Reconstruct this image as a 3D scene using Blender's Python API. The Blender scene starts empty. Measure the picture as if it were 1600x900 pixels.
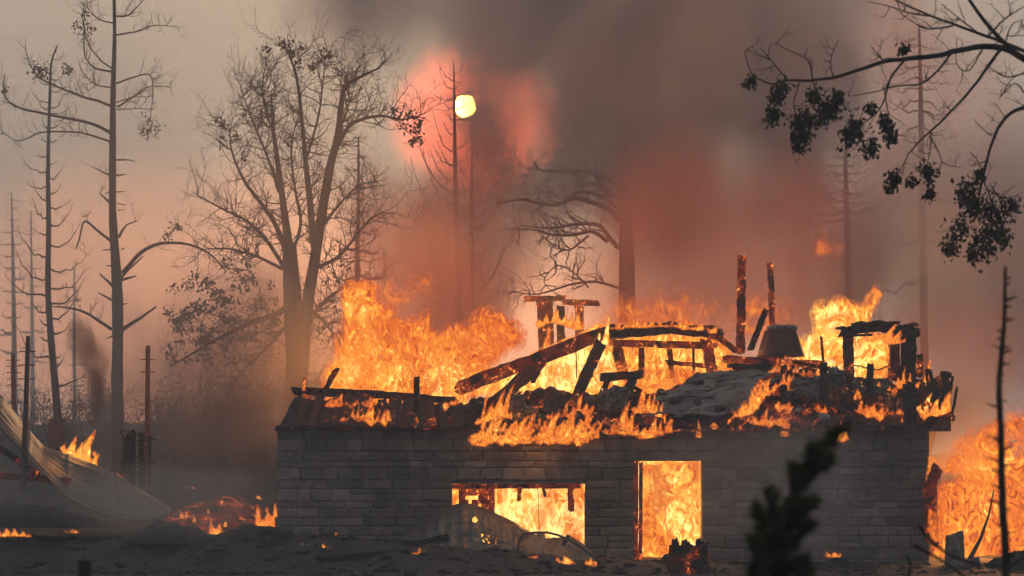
import bpy, bmesh, math, random
import numpy as np
from mathutils import Vector, noise as mnoise
R = math.radians
scene = bpy.context.scene
col = scene.collection

# ---------------------------------------------------------------- camera
LENS = 85.0
K = 36.0 / LENS / 1600.0            # metres per photo pixel per metre of distance
CAMZ, HORIZON = 1.6, 760.0
cam_d = bpy.data.cameras.new('camera'); cam = bpy.data.objects.new('camera', cam_d); col.objects.link(cam)
cam.location = (0, 0, CAMZ); cam.rotation_euler = (R(90), 0, 0)
cam_d.lens = LENS; cam_d.sensor_width = 36; cam_d.shift_y = (HORIZON - 450) / 1600.0
cam_d.clip_end = 6000; cam_d.clip_start = 0.5
cam_d.dof.use_dof = True; cam_d.dof.focus_distance = 48.5; cam_d.dof.aperture_fstop = 2.8
scene.camera = cam
def P(px, py, Y): return Vector(((px - 800) * K * Y, Y, CAMZ + (HORIZON - py) * K * Y))
# ---------------------------------------------------------------- sky, sun, exposure
SUN_AZ, SUN_EL = -1.1, 8.95
w = bpy.data.worlds.new('World'); scene.world = w; w.use_nodes = True
wt = w.node_tree; bg = wt.nodes['Background']
sky = wt.nodes.new('ShaderNodeTexSky'); sky.sky_type = 'NISHITA'; sky.sun_disc = False
sky.sun_elevation = R(SUN_EL); sky.sun_rotation = R(SUN_AZ); sky.dust_density = 8.0; sky.air_density = 1.5
mixn = wt.nodes.new('ShaderNodeMix'); mixn.data_type = 'RGBA'; mixn.blend_type = 'MIX'
mixn.inputs['Factor'].default_value = 0.90                      # a sky closed in by smoke: the blue hardly gets through
wt.links.new(sky.outputs[0], mixn.inputs['A']); mixn.inputs['B'].default_value = (3.9, 4.0, 3.95, 1)
wt.links.new(mixn.outputs['Result'], bg.inputs[0]); bg.inputs[1].default_value = 0.10
sl = bpy.data.lights.new('sun_light', 'SUN'); sl.energy = 2.2; sl.angle = R(0.55); sl.color = (1.0, 0.55, 0.28)
so_ = bpy.data.objects.new('sun_light', sl); col.objects.link(so_)
sd = Vector((math.sin(R(SUN_AZ)) * math.cos(R(SUN_EL)), math.cos(R(SUN_AZ)) * math.cos(R(SUN_EL)), math.sin(R(SUN_EL))))
so_.rotation_euler = sd.to_track_quat('Z', 'Y').to_euler()
vs = scene.view_settings; vs.view_transform = 'Standard'; vs.look = 'None'; vs.gamma = 1; vs.exposure = 0; vs.use_curve_mapping = False
cy = scene.cycles
cy.use_denoising = True; cy.use_adaptive_sampling = True; cy.adaptive_threshold = 0.05; cy.time_limit = 800; cy.transparent_max_bounces = 32; cy.max_bounces = 5; cy.diffuse_bounces = 2; cy.glossy_bounces = 1; cy.transmission_bounces = 2; cy.volume_bounces = 2
cy.sample_clamp_indirect = 4.0; cy.volume_step_rate = 3.0; cy.volume_max_steps = 128; cy.caustics_reflective = False; cy.caustics_refractive = False
# ---------------------------------------------------------------- shader helper
class NT:
    def __init__(s, name, kind='mat'):
        s.m = bpy.data.materials.new(name); s.m.use_nodes = True
        s.t = s.m.node_tree; s.t.nodes.clear(); s.out = s.t.nodes.new('ShaderNodeOutputMaterial')
    def n(s, typ, ins=None, **props):
        nd = s.t.nodes.new(typ)
        for k, v in props.items(): setattr(nd, k, v)
        for k, v in (ins or {}).items():
            if v is None: continue
            sk = nd.inputs[k]
            if isinstance(v, bpy.types.NodeSocket): s.t.links.new(v, sk)
            elif isinstance(v, bpy.types.Node): s.t.links.new(v.outputs[0], sk)
            else: sk.default_value = v
        return nd
    def mth(s, op, a, b=None, c=None, clamp=False):
        ins = {0: a}
        if b is not None: ins[1] = b
        if c is not None: ins[2] = c
        return s.n('ShaderNodeMath', ins, operation=op, use_clamp=clamp).outputs[0]
    def vm(s, op, a, b=None, scale=None):
        ins = {0: a}
        if b is not None: ins[1] = b
        if scale is not None: ins['Scale'] = scale
        return s.n('ShaderNodeVectorMath', ins, operation=op).outputs[0]
    def noise(s, vec, scale, detail=4, rough=0.55, dist=0.0, lac=2.0):
        return s.n('ShaderNodeTexNoise', {'Vector': vec, 'Scale': scale, 'Detail': detail, 'Roughness': rough, 'Distortion': dist, 'Lacunarity': lac}, noise_dimensions='3D')
    def ramp(s, fac, stops, interp='LINEAR'):
        nd = s.n('ShaderNodeValToRGB', {0: fac}); cr = nd.color_ramp; cr.interpolation = interp
        while len(cr.elements) < len(stops): cr.elements.new(0.5)
        for e, (p, c) in zip(cr.elements, stops):
            e.position = p; e.color = (*c, 1) if len(c) == 3 else c
        return nd.outputs[0]
    def maprange(s, v, a, b, c=0.0, d=1.0, smooth=True):
        return s.n('ShaderNodeMapRange', {0: v, 1: a, 2: b, 3: c, 4: d}, interpolation_type='SMOOTHSTEP' if smooth else 'LINEAR').outputs[0]
    def surf(s, node): s.t.links.new(node.outputs[0], s.out.inputs['Surface'])
    def vol(s, node): s.t.links.new(node.outputs[0], s.out.inputs['Volume'])

FLAME_RAMP = [(0.0, (0.30, 0.035, 0.008)), (0.25, (0.72, 0.10, 0.016)), (0.5, (1.05, 0.235, 0.026)), (0.72, (1.35, 0.50, 0.055)), (0.9, (1.6, 0.85, 0.15)), (1.0, (1.9, 1.25, 0.40))]
def flame_material(name, fill=0.5, fil=0.6, heat=0.0, scale=1.0, soft=0.5, strength=1.0, light=True, opac=1.0, gain=1.0):
    """A burning gas sheet: it gives off light where it is thick and lets the view through where it is thin."""
    t = NT(name)
    pos = t.n('ShaderNodeNewGeometry').outputs['Position']
    edge = t.n('ShaderNodeAttribute', attribute_name='edge').outputs['Fac']
    core = t.n('ShaderNodeAttribute', attribute_name='core').outputs['Fac']
    seed = t.n('ShaderNodeAttribute', attribute_name='seed').outputs['Vector']
    p = t.vm('ADD', t.vm('MULTIPLY', pos, (1.0, 0.8, 0.55)), seed)
    w1 = t.noise(p, 1.1 * scale, 2, 0.5).outputs['Color']
    p1 = t.vm('ADD', p, t.vm('SCALE', t.vm('SUBTRACT', w1, (0.5, 0.5, 0.5)), scale=1.1 / scale))
    w2 = t.noise(p1, 3.6 * scale, 2, 0.5).outputs['Color']
    p2 = t.vm('ADD', p1, t.vm('SCALE', t.vm('SUBTRACT', w2, (0.5, 0.5, 0.5)), scale=0.34 / scale))
    n1 = t.noise(p1, 1.15 * scale, 5, 0.66).outputs['Fac']
    n2 = t.noise(p2, 3.4 * scale, 3, 0.55).outputs['Fac']
    n3 = t.noise(p2, 9.5 * scale, 3, 0.6).outputs['Fac']
    def ridge(n, k):
        r = t.mth('SUBTRACT', 1.0, t.mth('ABSOLUTE', t.mth('MULTIPLY_ADD', n, 2.0, -1.0)))
        return t.mth('POWER', r, k)
    f = t.mth('MAXIMUM', ridge(n2, 9.0), t.mth('MULTIPLY', ridge(n3, 7.0), 0.75))
    body = t.mth('ADD', t.mth('MULTIPLY', t.mth('SUBTRACT', n1, 0.5), 5.8 * gain), fill)
    body = t.mth('ADD', body, t.mth('MULTIPLY', t.mth('SUBTRACT', edge, 1.0), 1.9))
    body = t.mth('ADD', body, t.mth('MULTIPLY', t.mth('SUBTRACT', n3, 0.5), 2.0))
    mb = t.maprange(body, -0.15, -0.15 + soft)
    near = t.maprange(body, -0.75, 0.1)
    mf = t.mth('MULTIPLY', t.mth('MULTIPLY', f, fil), near)
    mask = t.mth('MULTIPLY', t.mth('MAXIMUM', mb, mf), t.maprange(edge, 0.0, 0.25), clamp=True)
    mask = t.mth('MULTIPLY', mask, opac)
    h = t.mth('ADD', t.mth('MULTIPLY', body, 0.20), t.mth('MULTIPLY', f, 0.36))
    h = t.mth('ADD', h, t.mth('MULTIPLY', core, 0.42))
    h = t.mth('ADD', h, t.mth('MULTIPLY_ADD', n3, 1.2, -0.53 + heat))
    c = t.ramp(h, FLAME_RAMP)
    em = t.n('ShaderNodeEmission', {'Color': c, 'Strength': strength})
    tr = t.n('ShaderNodeBsdfTransparent')
    mx = t.n('ShaderNodeMixShader', {0: mask, 1: tr, 2: em})
    t.surf(mx)
    t.m.cycles.emission_sampling = 'FRONT_BACK' if light else 'NONE'
    return t.m

def poly_dist(pts, poly):
    """signed distance (positive inside) of 2-D points to a closed polygon"""
    a = np.array(poly, float); b = np.roll(a, -1, 0)
    d = np.full(len(pts), 1e9); inside = np.zeros(len(pts), bool)
    for (x0, y0), (x1, y1) in zip(a, b):
        ex, ey = x1 - x0, y1 - y0; L = ex * ex + ey * ey + 1e-9
        u = np.clip(((pts[:, 0] - x0) * ex + (pts[:, 1] - y0) * ey) / L, 0, 1)
        d = np.minimum(d, np.hypot(pts[:, 0] - x0 - u * ex, pts[:, 1] - y0 - u * ey))
        c = (y0 > pts[:, 1]) != (y1 > pts[:, 1])
        with np.errstate(divide='ignore', invalid='ignore'):
            xi = ex * (pts[:, 1] - y0) / (ey if ey else 1e-9) + x0
        inside ^= c & (pts[:, 0] < xi)
    return np.where(inside, d, -d)

def flame_mesh(name, poly, Y, thick, seed, step=4.0, fade=14.0, core_pts=(), lean=0.0):
    """poly: outline at distance Y (photo px); a closed, lumpy body of burning gas of depth 2*thick metres"""
    rnd = random.Random(seed)
    a = np.array(poly, float)
    x0, y0 = a.min(0) - step; x1, y1 = a.max(0) + step
    nx = max(3, int((x1 - x0) / step) + 1); ny = max(3, int((y1 - y0) / step) + 1)
    gx, gy = np.meshgrid(np.linspace(x0, x1, nx), np.linspace(y0, y1, ny))
    pts = np.stack([gx.ravel(), gy.ravel()], 1)
    d = poly_dist(pts, poly)
    keep = d > -step * 1.2
    edge = np.clip(d / fade, 0, 1)
    dm = max(d.max(), 1.0)
    prof = np.sqrt(np.clip(d / dm, 0, 1))
    core = np.zeros(len(pts))
    for cx, cy, r, w in core_pts:
        core += w * np.exp(-(((pts[:, 0] - cx) ** 2 + (pts[:, 1] - cy) ** 2) / (r * r)))
    kY = K * Y
    ids = -np.ones(len(pts), int); ki = np.where(keep)[0]; ids[ki] = np.arange(len(ki))
    V, E, C = [], [], []
    so = Vector((rnd.uniform(-50, 50), rnd.uniform(-50, 50), rnd.uniform(-50, 50)))
    off = [mnoise.noise(Vector((pts[i, 0] * kY * 1.3, pts[i, 1] * kY * 1.3, 0)) + so) for i in ki]
    off2 = [mnoise.noise(Vector((pts[i, 0] * kY * 1.3, pts[i, 1] * kY * 1.3, 9.3)) + so) for i in ki]
    for s, of in ((-1, off), (1, off2)):
        for j, i in enumerate(ki):
            q = prof[i] * thick * (0.65 + 0.7 * of[j])
            yy = Y + s * q + lean * (y1 - pts[i, 1]) * kY
            V.append(((pts[i, 0] - 800) * kY, yy, CAMZ + (HORIZON - pts[i, 1]) * kY)); E.append(edge[i]); C.append(core[i])
    F = []
    n = len(ki)
    for r in range(ny - 1):
        for c in range(nx - 1):
            q = [ids[r * nx + c], ids[r * nx + c + 1], ids[(r + 1) * nx + c + 1], ids[(r + 1) * nx + c]]
            if min(q) < 0: continue
            F.append(q[::-1]); F.append([v + n for v in q])
    me = bpy.data.meshes.new(name)
    base = Vector((float(np.mean([v[0] for v in V])), Y, min(v[2] for v in V)))
    me.from_pydata([(v[0] - base.x, v[1] - base.y, v[2] - base.z) for v in V], [], F)
    for nm, arr in (('edge', E), ('core', C)):
        at = me.attributes.new(nm, 'FLOAT', 'POINT'); at.data.foreach_set('value', np.array(arr, np.float32))
    at = me.attributes.new('seed', 'FLOAT_VECTOR', 'POINT'); at.data.foreach_set('vector', np.tile(np.array(so, np.float32), len(V)))
    me.polygons.foreach_set('use_smooth', np.ones(len(F), bool))
    me.update()
    return me, base
# ---------------------------------------------------------------- mesh helpers
class MB:
    def __init__(s): s.v = []; s.f = []
    def add(s, vs, fs):
        o = len(s.v); s.v += [tuple(v) for v in vs]; s.f += [[i + o for i in f] for f in fs]
    def tube(s, pts, rad, seg=6, cap=True):
        pts = [Vector(p) for p in pts]; n = len(pts)
        if n < 2: return
        up = Vector((0.31, 0.9, 0.17)); rings = []
        for i in range(n):
            t = (pts[min(i + 1, n - 1)] - pts[max(i - 1, 0)])
            t = t.normalized() if t.length > 1e-9 else Vector((0, 0, 1))
            a = t.cross(up); a = a.normalized() if a.length > 1e-6 else Vector((1, 0, 0)); b = t.cross(a)
            r = rad[i] if hasattr(rad, '__len__') else rad
            rings.append([pts[i] + (a * math.cos(2 * math.pi * k / seg) + b * math.sin(2 * math.pi * k / seg)) * r for k in range(seg)])
        vs = [v for r in rings for v in r]; fs = []
        for i in range(n - 1):
            for k in range(seg):
                k2 = (k + 1) % seg; fs.append([i * seg + k, i * seg + k2, (i + 1) * seg + k2, (i + 1) * seg + k])
        if cap: fs.append(list(range(seg))[::-1]); fs.append([(n - 1) * seg + k for k in range(seg)])
        s.add(vs, fs)
    def box(s, x0, x1, y0, y1, z0, z1):
        s.add([(x0,y0,z0),(x1,y0,z0),(x1,y1,z0),(x0,y1,z0),(x0,y0,z1),(x1,y0,z1),(x1,y1,z1),(x0,y1,z1)],
              [[0,3,2,1],[4,5,6,7],[0,1,5,4],[1,2,6,5],[2,3,7,6],[3,0,4,7]])
    def beam(s, p0, p1, w, d, rnd, seg=8, jag=0.25, bend=0.0):
        """a charred timber: square section, uneven sides, broken ends"""
        p0, p1 = Vector(p0), Vector(p1); t = (p1 - p0).normalized()
        a = t.cross(Vector((0, 1, 0))); a = a.normalized() if a.length > 1e-3 else Vector((1, 0, 0)); b = t.cross(a).normalized()
        L = (p1 - p0).length; rings = []
        for i in range(seg + 1):
            u = i / seg; c = p0.lerp(p1, u) + Vector((0, 0, -bend * 4 * u * (1 - u)))
            ring = []
            for sa, sb in ((-1,-1),(0,-1.05),(1,-1),(1.05,0),(1,1),(0,1.05),(-1,1),(-1.05,0)):
                q = c + a * sa * w / 2 * (1 + rnd.uniform(-jag, jag) * .6) + b * sb * d / 2 * (1 + rnd.uniform(-jag, jag) * .6)
                if i in (0, seg): q = q + t * rnd.uniform(-1, 1) * min(w, d) * jag * 1.6
                ring.append(q)
            rings.append(ring)
        vs = [v for r in rings for v in r]; fs = []
        for i in range(seg):
            for k in range(8):
                k2 = (k + 1) % 8; fs.append([i*8+k, i*8+k2, (i+1)*8+k2, (i+1)*8+k])
        fs.append(list(range(8))[::-1]); fs.append([seg*8+k for k in range(8)])
        s.add(vs, fs)
    def chunk(s, c, r, rnd, sq=(1, 1, 1)):
        """a broken lump"""
        bm = bmesh.new(); bmesh.ops.create_icosphere(bm, subdivisions=1, radius=1.0)
        rot = Vector((rnd.random(), rnd.random(), rnd.random()))
        vs = []
        for v in bm.verts:
            k = rnd.uniform(.7, 1.2); vs.append(Vector(c) + Vector((v.co.x * sq[0], v.co.y * sq[1], v.co.z * sq[2])) * r * k)
        s.add(vs, [[v.index for v in f.verts] for f in bm.faces]); bm.free()
    def sheet(s, nu, nv, fn, hole=None):
        vs = [fn(i / (nu - 1), j / (nv - 1)) for j in range(nv) for i in range(nu)]; fs = []
        for j in range(nv - 1):
            for i in range(nu - 1):
                if hole and hole((i + .5) / (nu - 1), (j + .5) / (nv - 1)): continue
                fs.append([j*nu+i, j*nu+i+1, (j+1)*nu+i+1, (j+1)*nu+i])
        s.add(vs, fs)
    def mesh(s, name, off=(0, 0, 0), smooth=False):
        me = bpy.data.meshes.new(name); ox, oy, oz = off
        me.from_pydata([(x - ox, y - oy, z - oz) for x, y, z in s.v], [], s.f)
        if smooth: me.polygons.foreach_set('use_smooth', np.ones(len(s.f), bool))
        me.update(); return me
def tag(o, label=None, cat=None, group=None, kind=None):
    if label: o['label'] = label
    if cat: o['category'] = cat
    if group: o['group'] = group
    if kind: o['kind'] = kind
    return o
def empty(name, loc, label=None, cat=None, group=None):
    o = bpy.data.objects.new(name, None); o.location = loc; o.empty_display_size = .2; col.objects.link(o)
    return tag(o, label, cat, group)
def wloc(o):
    l = Vector(o.location)
    while o.parent: o = o.parent; l += Vector(o.location)
    return l
def obj(name, mb, mat, parent=None, smooth=False, base=None):
    """link a mesh written in world coordinates; its origin is BASE (a thing) or its parent's origin (a part)"""
    if parent is not None: off = wloc(parent)
    elif base is not None: off = Vector(base)
    else:
        a = np.array(mb.v); off = Vector((a[:, 0].mean(), a[:, 1].mean(), a[:, 2].min()))
    o = bpy.data.objects.new(name, mb.mesh(name, off, smooth)); col.objects.link(o)
    if parent is not None: o.parent = parent
    else: o.location = off
    o.data.materials.append(mat); return o
def solid(o, th, off=0.0):
    m = o.modifiers.new('thickness', 'SOLIDIFY'); m.thickness = th; m.offset = off; return o
def fbm(x, y, z=0.0, oct=4):
    v, a = 0.0, 0.5
    for i in range(oct): v += a * mnoise.noise(Vector((x, y, z))); x *= 2.1; y *= 2.1; z *= 2.1; a *= .5
    return v
def sstep(a, b, x):
    t = min(1, max(0, (x - a) / (b - a))); return t * t * (3 - 2 * t)
# ---------------------------------------------------------------- materials
def plain(name, c0, c1, scale=3.0, rough=0.9, bump=0.3, detail=6, spec=0.2, metal=0.0, stretch=(1, 1, 1), bscale=None):
    t = NT(name); pos = t.vm('MULTIPLY', t.n('ShaderNodeNewGeometry').outputs['Position'], stretch)
    n = t.noise(pos, scale, detail, 0.6).outputs['Fac']
    c = t.ramp(n, [(0.32, c0), (0.68, c1)])
    b = t.n('ShaderNodeBump', {'Height': t.noise(pos, bscale or scale * 4, 5, 0.6).outputs['Fac'], 'Strength': bump, 'Distance': 0.05})
    t.surf(t.n('ShaderNodeBsdfPrincipled', {'Base Color': c, 'Roughness': rough, 'Specular IOR Level': spec, 'Metallic': metal, 'Normal': b.outputs[0]}))
    return t.m
def stone_material(name):
    t = NT(name); pos = t.n('ShaderNodeNewGeometry').outputs['Position']; rnd = t.n('ShaderNodeObjectInfo').outputs['Random']
    n = t.mth('ADD', t.noise(pos, 3.0, 6, .65).outputs['Fac'], t.mth('MULTIPLY_ADD', rnd, .34, -.17))
    soot = t.maprange(t.noise(pos, .55, 4, .6).outputs['Fac'], .40, .62)
    c = t.ramp(n, [(0.25, (0.11, 0.098, 0.094)), (0.5, (0.19, 0.168, 0.16)), (0.8, (0.32, 0.28, 0.265))])
    c = t.n('ShaderNodeMixRGB', {0: t.mth('MULTIPLY', soot, .5), 1: c, 2: (0.04, 0.037, 0.037, 1)}).outputs[0]
    b = t.n('ShaderNodeBump', {'Height': t.noise(pos, 20, 6, 0.65).outputs['Fac'], 'Strength': .9, 'Distance': 0.06})
    t.surf(t.n('ShaderNodeBsdfPrincipled', {'Base Color': c, 'Roughness': .92, 'Specular IOR Level': .15, 'Normal': b.outputs[0]})); return t.m
def char(name, ember=0.0, ash=0.2, scale=1.0, dull=0.0):
    """charred wood: black scales, grey ash, and embers that glow through the cracks"""
    t = NT(name); pos = t.n('ShaderNodeNewGeometry').outputs['Position']
    n = t.noise(pos, 5 * scale, 6, 0.65).outputs['Fac']
    c = t.ramp(n, [(0.35, (0.012, 0.010, 0.009)), (0.58, (0.035, 0.028, 0.025)), (0.60 + .2 * (1 - ash), (0.10, 0.09, 0.085)), (0.86, (0.22, 0.20, 0.19))])
    vor = t.n('ShaderNodeTexVoronoi', {'Vector': pos, 'Scale': 16 * scale}, feature='DISTANCE_TO_EDGE').outputs['Distance']
    crack = t.maprange(vor, 0.10, 0.0)
    big = t.noise(pos, 1.9 * scale, 4, 0.6).outputs['Fac']
    fine = t.noise(pos, 13 * scale, 3, 0.6).outputs['Fac']
    hot = t.maprange(big, 0.66 - ember * .22, 0.80 - ember * .16)
    g = t.mth('MULTIPLY', hot, t.mth('ADD', t.mth('MULTIPLY', crack, 0.55), t.maprange(fine, 0.52, 0.72)), clamp=True)
    ec = t.ramp(g, [(0.0, (0.4, 0.03, 0.006)), (0.5, (1.0, 0.16, 0.02)), (1.0, (1.5, 0.55, 0.10))])
    es = t.mth('MULTIPLY', g, 1.6 if ember > 0 else 0.0)
    if dull: es = t.mth('ADD', es, t.mth('MULTIPLY', t.maprange(t.noise(pos, 3.1 * scale, 3, .6).outputs['Fac'], .38, .66), dull))
    b = t.n('ShaderNodeBump', {'Height': t.mth('ADD', t.mth('MULTIPLY', t.maprange(vor, 0, .2), 0.6), n), 'Strength': 0.8, 'Distance': 0.04})
    t.surf(t.n('ShaderNodeBsdfPrincipled', {'Base Color': c, 'Roughness': 0.85, 'Specular IOR Level': 0.15, 'Normal': b.outputs[0],
           'Emission Color': ec, 'Emission Strength': es}))
    t.m.cycles.emission_sampling = 'NONE'
    return t.m
M = {}
M['char'] = char('charred_wood', 0.5, 0.2, 1.2, .06)
M['char_hot'] = char('glowing_charred_wood', 0.95, 0.1, 1.3, .30)
M['char_cold'] = char('cold_charred_wood', 0.0, 0.3)
M['debris'] = char('burnt_debris', 0.6, 0.45, 0.9, .05)
M['bark'] = plain('burnt_bark', (0.018, 0.015, 0.014), (0.06, 0.05, 0.045), 6, bump=.6, stretch=(1, 1, .35))
M['twig'] = plain('bare_twig', (0.02, 0.017, 0.016), (0.05, 0.042, 0.038), 9)
M['leaf'] = plain('scorched_leaf', (0.03, 0.028, 0.02), (0.07, 0.062, 0.045), 7, rough=.7)
M['green_leaf'] = plain('dusty_green_leaf', (0.03, 0.04, 0.02), (0.06, 0.075, 0.04), 14, rough=.7)
M['stone'] = stone_material('sooted_stone')
M['mortar'] = plain('sooted_mortar', (0.075, 0.067, 0.064), (0.14, 0.125, 0.118), 5, bump=.5)
M['ground'] = plain('ash_ground', (0.012, 0.012, 0.013), (0.062, 0.061, 0.062), 2.6, bump=.9, detail=9, bscale=9)
M['metal'] = plain('scorched_sheet_metal', (0.025, 0.027, 0.025), (0.085, 0.084, 0.076), 1.5, rough=.5, bump=.4, metal=.0, spec=.4)
M['metal_dark'] = plain('sooted_sheet_metal', (0.016, 0.015, 0.015), (0.10, 0.088, 0.082), 1.6, rough=.5, bump=.45, spec=.6, stretch=(2.2, 1, .6))
M['ash_sheet'] = plain('ash_grey_panel', (0.07, 0.068, 0.066), (0.24, 0.235, 0.23), 2.6, bump=.8, bscale=9)
M['iron'] = plain('burnt_iron', (0.03, 0.026, 0.024), (0.07, 0.055, 0.05), 8, rough=.6, spec=.4)
M['rust'] = plain('rust_red_post', (0.09, 0.035, 0.025), (0.20, 0.08, 0.05), 5, rough=.8)
M['tub'] = plain('scorched_rust', (0.03, 0.018, 0.015), (0.085, 0.042, 0.032), 4, rough=.8)
# ---------------------------------------------------------------- ground
def ground_z(x, y):
    left = sstep(4.5, -4.5, x)
    e = 1.1 * fbm(x * .35, 7.7, 1.5, 3) + .5 * fbm(x * 1.6, 3.3, 4.5, 3)
    z = (0.08 + 0.52 * left) * sstep(44.6 + e, 46.6 + e * 1.3, y)
    z += 1.15 * sstep(-4.9, -6.2, x) * sstep(49, 57, y)
    z += 0.05 * sstep(57, 70, y) * max(0, min(y - 57, 60))
    if 12 < y < 130: z += (0.14 * fbm(x * .55, y * .55, 3.1, 4) + .07 * fbm(x * 2.1, y * 2.1, 1.2, 3)) * (1 + 4 * sstep(56, 75, y))
    if y < 44: z += 0.0
    return z
def axis(lo, hi, a, b, fine, n_out):
    o = [lo + (a - lo) * (1 - (1 - i / n_out) ** 3) for i in range(n_out)]
    m = list(np.arange(a, b, fine)); e = [b + (hi - b) * ((i + 0) / n_out) ** 3 for i in range(n_out + 1)]
    return o + m + e
gx = axis(-2500, 2500, -26, 26, .22, 14); gy = axis(-400, 4500, 38, 62, .16, 22)
gm = MB()
gm.v = [(x, y, ground_z(x, y)) for y in gy for x in gx]; nx_ = len(gx)
gm.f = [[j*nx_+i, j*nx_+i+1, (j+1)*nx_+i+1, (j+1)*nx_+i] for j in range(len(gy)-1) for i in range(nx_-1)]
g = obj('ground', gm, M['ground'], smooth=True, base=(0, 0, 0)); tag(g, 'dark ash covered burnt ground around the house', 'ground', kind='structure')
# ---------------------------------------------------------------- haze, smoke, the sun seen through it
sun_t = NT('sun_face'); sun_t.surf(sun_t.n('ShaderNodeEmission', {'Color': (1.0, 0.55, 0.16, 1), 'Strength': 130.0})); sun_t.m.cycles.emission_sampling = 'NONE'
bm = bmesh.new(); bmesh.ops.create_icosphere(bm, subdivisions=4, radius=17 * K * 1800)
me = bpy.data.meshes.new('sun'); bm.to_mesh(me); bm.free(); me.materials.append(sun_t.m)
so = bpy.data.objects.new('sun', me); so.location = P(727, 166, 1800); col.objects.link(so)
tag(so, 'small glowing yellow sun disc seen through the red smoke', 'sun')

hz = MB(); hz.box(-260, 260, -3, 420, -2.5, 75)
ht = NT('thin_smoke_haze'); ht.vol(ht.n('ShaderNodeVolumePrincipled', {'Color': (0.66, 0.74, 0.90, 1), 'Density': 0.0030, 'Anisotropy': 0.0, 'Absorption Color': (0.35, 0.3, 0.28, 1)}))
ho = obj('haze', hz, ht.m, base=(0, 0, 0)); tag(ho, 'thin grey smoke haze hanging over the whole place', 'haze', kind='stuff')

def smoke_material(name, scat, absorb, aniso=0.0, nscale=0.22, contrast=2.2, rise=0.6, edge=0.7):
    t = NT(name)
    oc = t.n('ShaderNodeTexCoord').outputs['Object']; pos = t.n('ShaderNodeNewGeometry').outputs['Position']
    info = t.n('ShaderNodeObjectInfo')
    r = t.n('ShaderNodeVectorMath', {0: oc}, operation='LENGTH').outputs['Value']
    p = t.vm('MULTIPLY', pos, (1, 1, rise))
    n = t.noise(p, nscale, 3, 0.55).outputs['Fac']
    s = t.mth('ADD', t.mth('SUBTRACT', 1.0, r), t.mth('MULTIPLY', t.mth('SUBTRACT', n, 0.5), contrast))
    d = t.mth('MULTIPLY', t.maprange(s, 0.0, edge), t.maprange(r, 1.0, 0.72))
    d = t.mth('MULTIPLY', d, info.outputs['Alpha'])
    sc = t.n('ShaderNodeVolumeScatter', {'Color': (*scat, 1), 'Density': d, 'Anisotropy': aniso})
    ab = t.n('ShaderNodeVolumeAbsorption', {'Color': (*absorb, 1), 'Density': d})
    t.vol(t.n('ShaderNodeAddShader', {0: sc, 1: ab}))
    return t.m
SM = {'dark': smoke_material('dark_smoke', (0.335, 0.325, 0.345), (0.70, 0.65, 0.66), nscale=.30, contrast=3.0),
      'low': smoke_material('dull_smoke', (0.22, 0.215, 0.22), (0.60, 0.55, 0.55), nscale=.30, contrast=2.4),
      'soot': smoke_material('soot_smoke', (0.10, 0.095, 0.095), (0.25, 0.20, 0.18), nscale=1.3, contrast=4.5),
      'red': smoke_material('red_brown_smoke', (0.60, 0.29, 0.245), (0.95, 0.56, 0.50), nscale=.30, contrast=3.2),
      'far': smoke_material('orange_smoke', (0.50, 0.33, 0.255), (1.0, 0.84, 0.77), aniso=0.80, nscale=.05, contrast=1.2, edge=1.0),
      'grey': smoke_material('grey_smoke', (0.84, 0.82, 0.84), (0.96, 0.95, 0.95), nscale=.28, contrast=2.4),
      'sunlit': smoke_material('sunlit_smoke', (0.62, 0.075, 0.04), (0.97, 0.60, 0.52), aniso=0.93, nscale=.28, contrast=2.0, edge=1.3)}
bm = bmesh.new(); bmesh.ops.create_icosphere(bm, subdivisions=3, radius=1.0); puff_me = {}
for k in SM:
    me = bpy.data.meshes.new('smoke'); bm.to_mesh(me); me.materials.append(SM[k]); puff_me[k] = me
bm.free()
def puff(kind, px, py, Y, rx, ry, rz, dens, label, tilt=0.0):
    """rx, rz in photo pixels at distance Y; ry in metres"""
    o = bpy.data.objects.new('smoke', puff_me[kind]); col.objects.link(o)
    o.location = P(px, py, Y); o.scale = (rx * K * Y, ry, rz * K * Y); o.rotation_euler = (0, tilt, 0); o.color = (1, 1, 1, dens)
    return tag(o, label, 'smoke', 'smoke drifting over the fire', 'stuff')
puff('far', 300, 540, 150, 1500, 30, 340, 0.075, 'orange smoke bank low in the sky behind the trees')
puff('dark', 1030, 80, 62.5, 410, 7.5, 370, 1.05, 'tall dark smoke column towering over the roof')
puff('red', 1070, 420, 59.5, 390, 4.0, 270, 0.62, 'red brown smoke boiling up behind the ridge')
puff('red', 690, 380, 62, 240, 4.5, 230, 0.55, 'red smoke drifting under the sun')
puff('dark', 690, 0, 66, 300, 6, 150, 0.60, 'grey brown smoke drifting above the sun')
puff('sunlit', 750, 195, 90, 165, 9, 145, 0.22, 'bright red smoke around the sun disc')
puff('red', 1400, 200, 70, 280, 5, 330, 0.18, 'dull orange smoke behind the overhanging branch')
puff('dark', 1570, 430, 57, 320, 4.5, 340, 0.60, 'grey smoke behind the thorny stem')
puff('red', 1520, 570, 55.5, 220, 2.0, 130, 0.32, 'red smoke rolling off the wind blown fire')
puff('red', 640, 470, 56.5, 190, 2.0, 170, 0.55, 'red smoke rising off the tall roof fire')
puff('grey', 120, 420, 86, 560, 9, 420, 0.06, 'pale smoke bank among the far pines')
puff('grey', 250, 330, 53.6, 700, 1.4, 560, 0.10, 'thin pale smoke veil before the pines and oak')
puff('low', 380, 620, 54.2, 330, 2.4, 250, 0.95, 'dull smoke lying low between the pine and the house')
puff('soot', 150, 620, 52.0, 24, .5, 60, 4.0, 'dark smoke wisp right over the small fire')
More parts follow.
